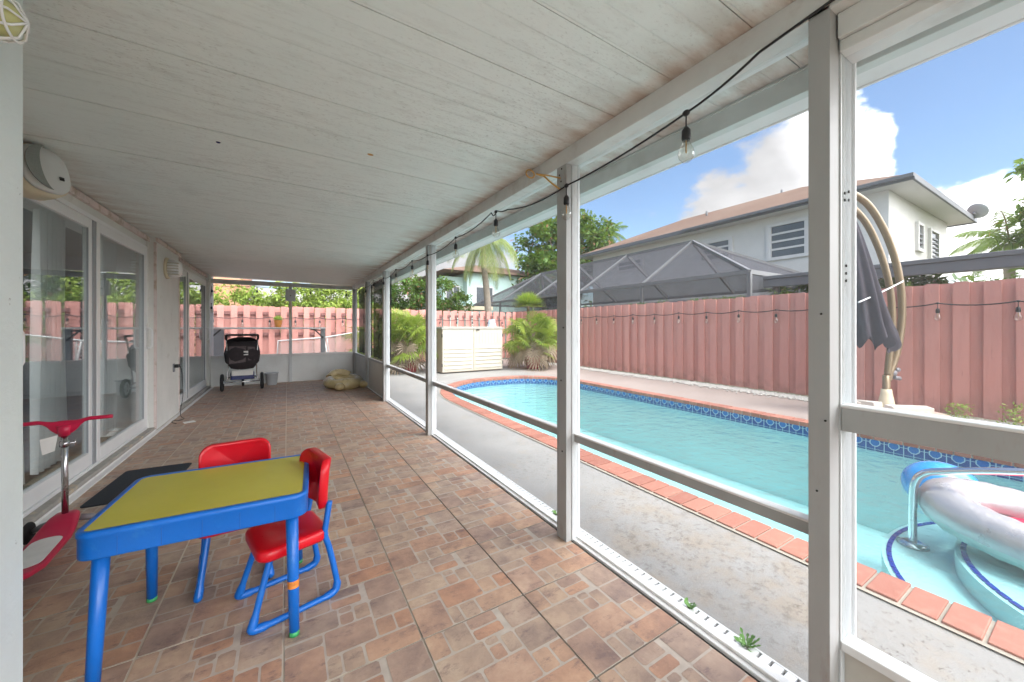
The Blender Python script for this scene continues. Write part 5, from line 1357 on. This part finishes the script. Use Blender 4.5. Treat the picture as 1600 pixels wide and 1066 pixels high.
# vines on top of fence right
mb = MB()
for k in range(2600):
    y = random.uniform(-1.5, 7.0); x = 7.80+random.gauss(0, .04); z = 1.80+abs(random.gauss(0, .035))-.03
    if math.sin(y*3.1)+math.sin(y*7.7+1) < -.2: continue
    u = Vector((random.gauss(0,1), random.gauss(0,1), random.gauss(0,1))).normalized()*.022; w_ = u.cross(Vector((.3,.5,1))).normalized()*.012
    p = Vector((x, y, z)); mb.add([p-u, p+w_, p+u, p-w_], [(0,1,2,3)])
tag(mb.build('creeper', 'leaf_dark'), 'thin dark creeper growing along the top of the pink fence', 'creeper', kind='stuff')
# low foliage behind the cage
tree('fence_shrub', 'dark green shrub seen under the neighbouring patio roof left of the umbrella', (11.5, 3.0, 0), [(11.3,4.0,2.1,.9,1.0,.35),(12,2.8,2.1,.9,.9,.35)], 2200, .22, 'leaf_mid', .05, 'shrubs of the neighbouring garden', .3, .2, 'shrub')

# mint house
mh = empty('mint_house', 'mint green two storey house behind the coconut palm', 'house', (12, 23, 0)); mo = Vector((-12, -23, 0))
mb = MB(); mb.box(9.3, 17.0, 20.6, 27, 0, 4.6); mb.box(8.0, 9.3, 21.2, 27, 0, 4.3); part(mb, 'wall', 'house_mint', mh, mo, 0)
v, f = hip(7.5, 17.6, 20.0, 28, 4.6, .24); 
v = [(7.6,20.1,4.55),(17.6,20.1,4.55),(17.6,27.6,4.55),(7.6,27.6,4.55),(11.3,23.8,5.6),(13.9,23.8,5.6)]
mb = MB(); mb.add(v, [(0,1,5,4),(1,2,5),(2,3,4,5),(3,0,4)]); mb.add([(x, y, z-.01) for x, y, z in v[:4]], [(3,2,1,0)]); mb.build('roof', 'shingle', mh, loc=mo)
for xa, xb in ((8.2, 9.0), (9.9, 11.0)):
    yy = 21.2 if xa < 9.3 else 20.6
    mb = MB(); mb.box(xa-.08, xb+.08, yy-.05, yy-.001, 2.65, 3.75); fr_ = part(mb, 'window', 'window_trim', mh, mo, 0)
    mb = MB(); mb.box(xa, xb, yy-.07, yy-.051, 2.73, 3.67); mb.build('pane', 'window_dark', fr_)
    mb = MB(); mb.box((xa+xb)/2-.03, (xa+xb)/2+.03, yy-.085, yy-.071, 2.73, 3.67); mb.build('muntin', 'window_trim', fr_)
# low carport roof edge before mint house
mb = MB(); mb.box(6.0, 8.6, 16.0, 18, 2.05, 2.22)
for x in (6.1, 8.45):
    mb.box(x, x+.08, 16.05, 16.13, 0, 2.05)
tag(mb.build('garden_canopy', 'beige'), 'low beige garden canopy edge seen behind the back fence', 'canopy')
# pink house far left
ph = empty('pink_house', 'pink stucco house with terracotta roof beyond the shrubs at the left', 'house', (-3, 22, 0)); pp = Vector((3, -22, 0))
mb = MB(); mb.box(-7, -1.75, 20, 26, 0, 4.0); part(mb, 'wall', 'house_pink', ph, pp, 0)
mb = MB(); mb.box(-7.3, -1.5, 19.7, 26.4, 4.0, 4.12); mb.box(-7.3, -2.6, 19.75, 19.99, 2.75, 2.9); mb.build('roof', pm('terracotta', (.50,.24,.15), .9, .15, 4), ph, loc=pp)
gh = empty('grey_roof_house', 'low grey roofed house beyond the shrubs right of the pink house', 'house', (1, 24, 0)); g2 = Vector((-1, -24, 0))
mb = MB(); mb.box(-1.9, 6.5, 22.4, 27, 0, 2.5); part(mb, 'wall', 'house_pink', gh, g2, 0)
mb = MB(); mb.add([(-1.9,22.0,2.5),(7,22.0,2.5),(7,25,3.4),(-1.9,25,3.4),(7,28,2.5),(-1.9,28,2.5)], [(0,1,2,3),(3,2,4,5)]); mb.build('roof', pm('grey_roof', (.33,.32,.31), .9, .15, 3), gh, loc=g2)
# far treeline
mb = MB()
bl = []
for k in range(46):
    a = R(-62+k*3.4); d_ = random.uniform(55, 75)
    bl.append((d_*math.sin(a+R(31)), d_*math.cos(a+R(31)), random.uniform(1.5, 3.5), 5.5, 5.5, random.uniform(2.5, 4)))
leaf_cloud(mb, bl, 15000, 1.1, .6)
tag(mb.build('far_treeline', 'leaf_dark'), 'distant band of dark trees along the horizon', 'trees', kind='stuff')
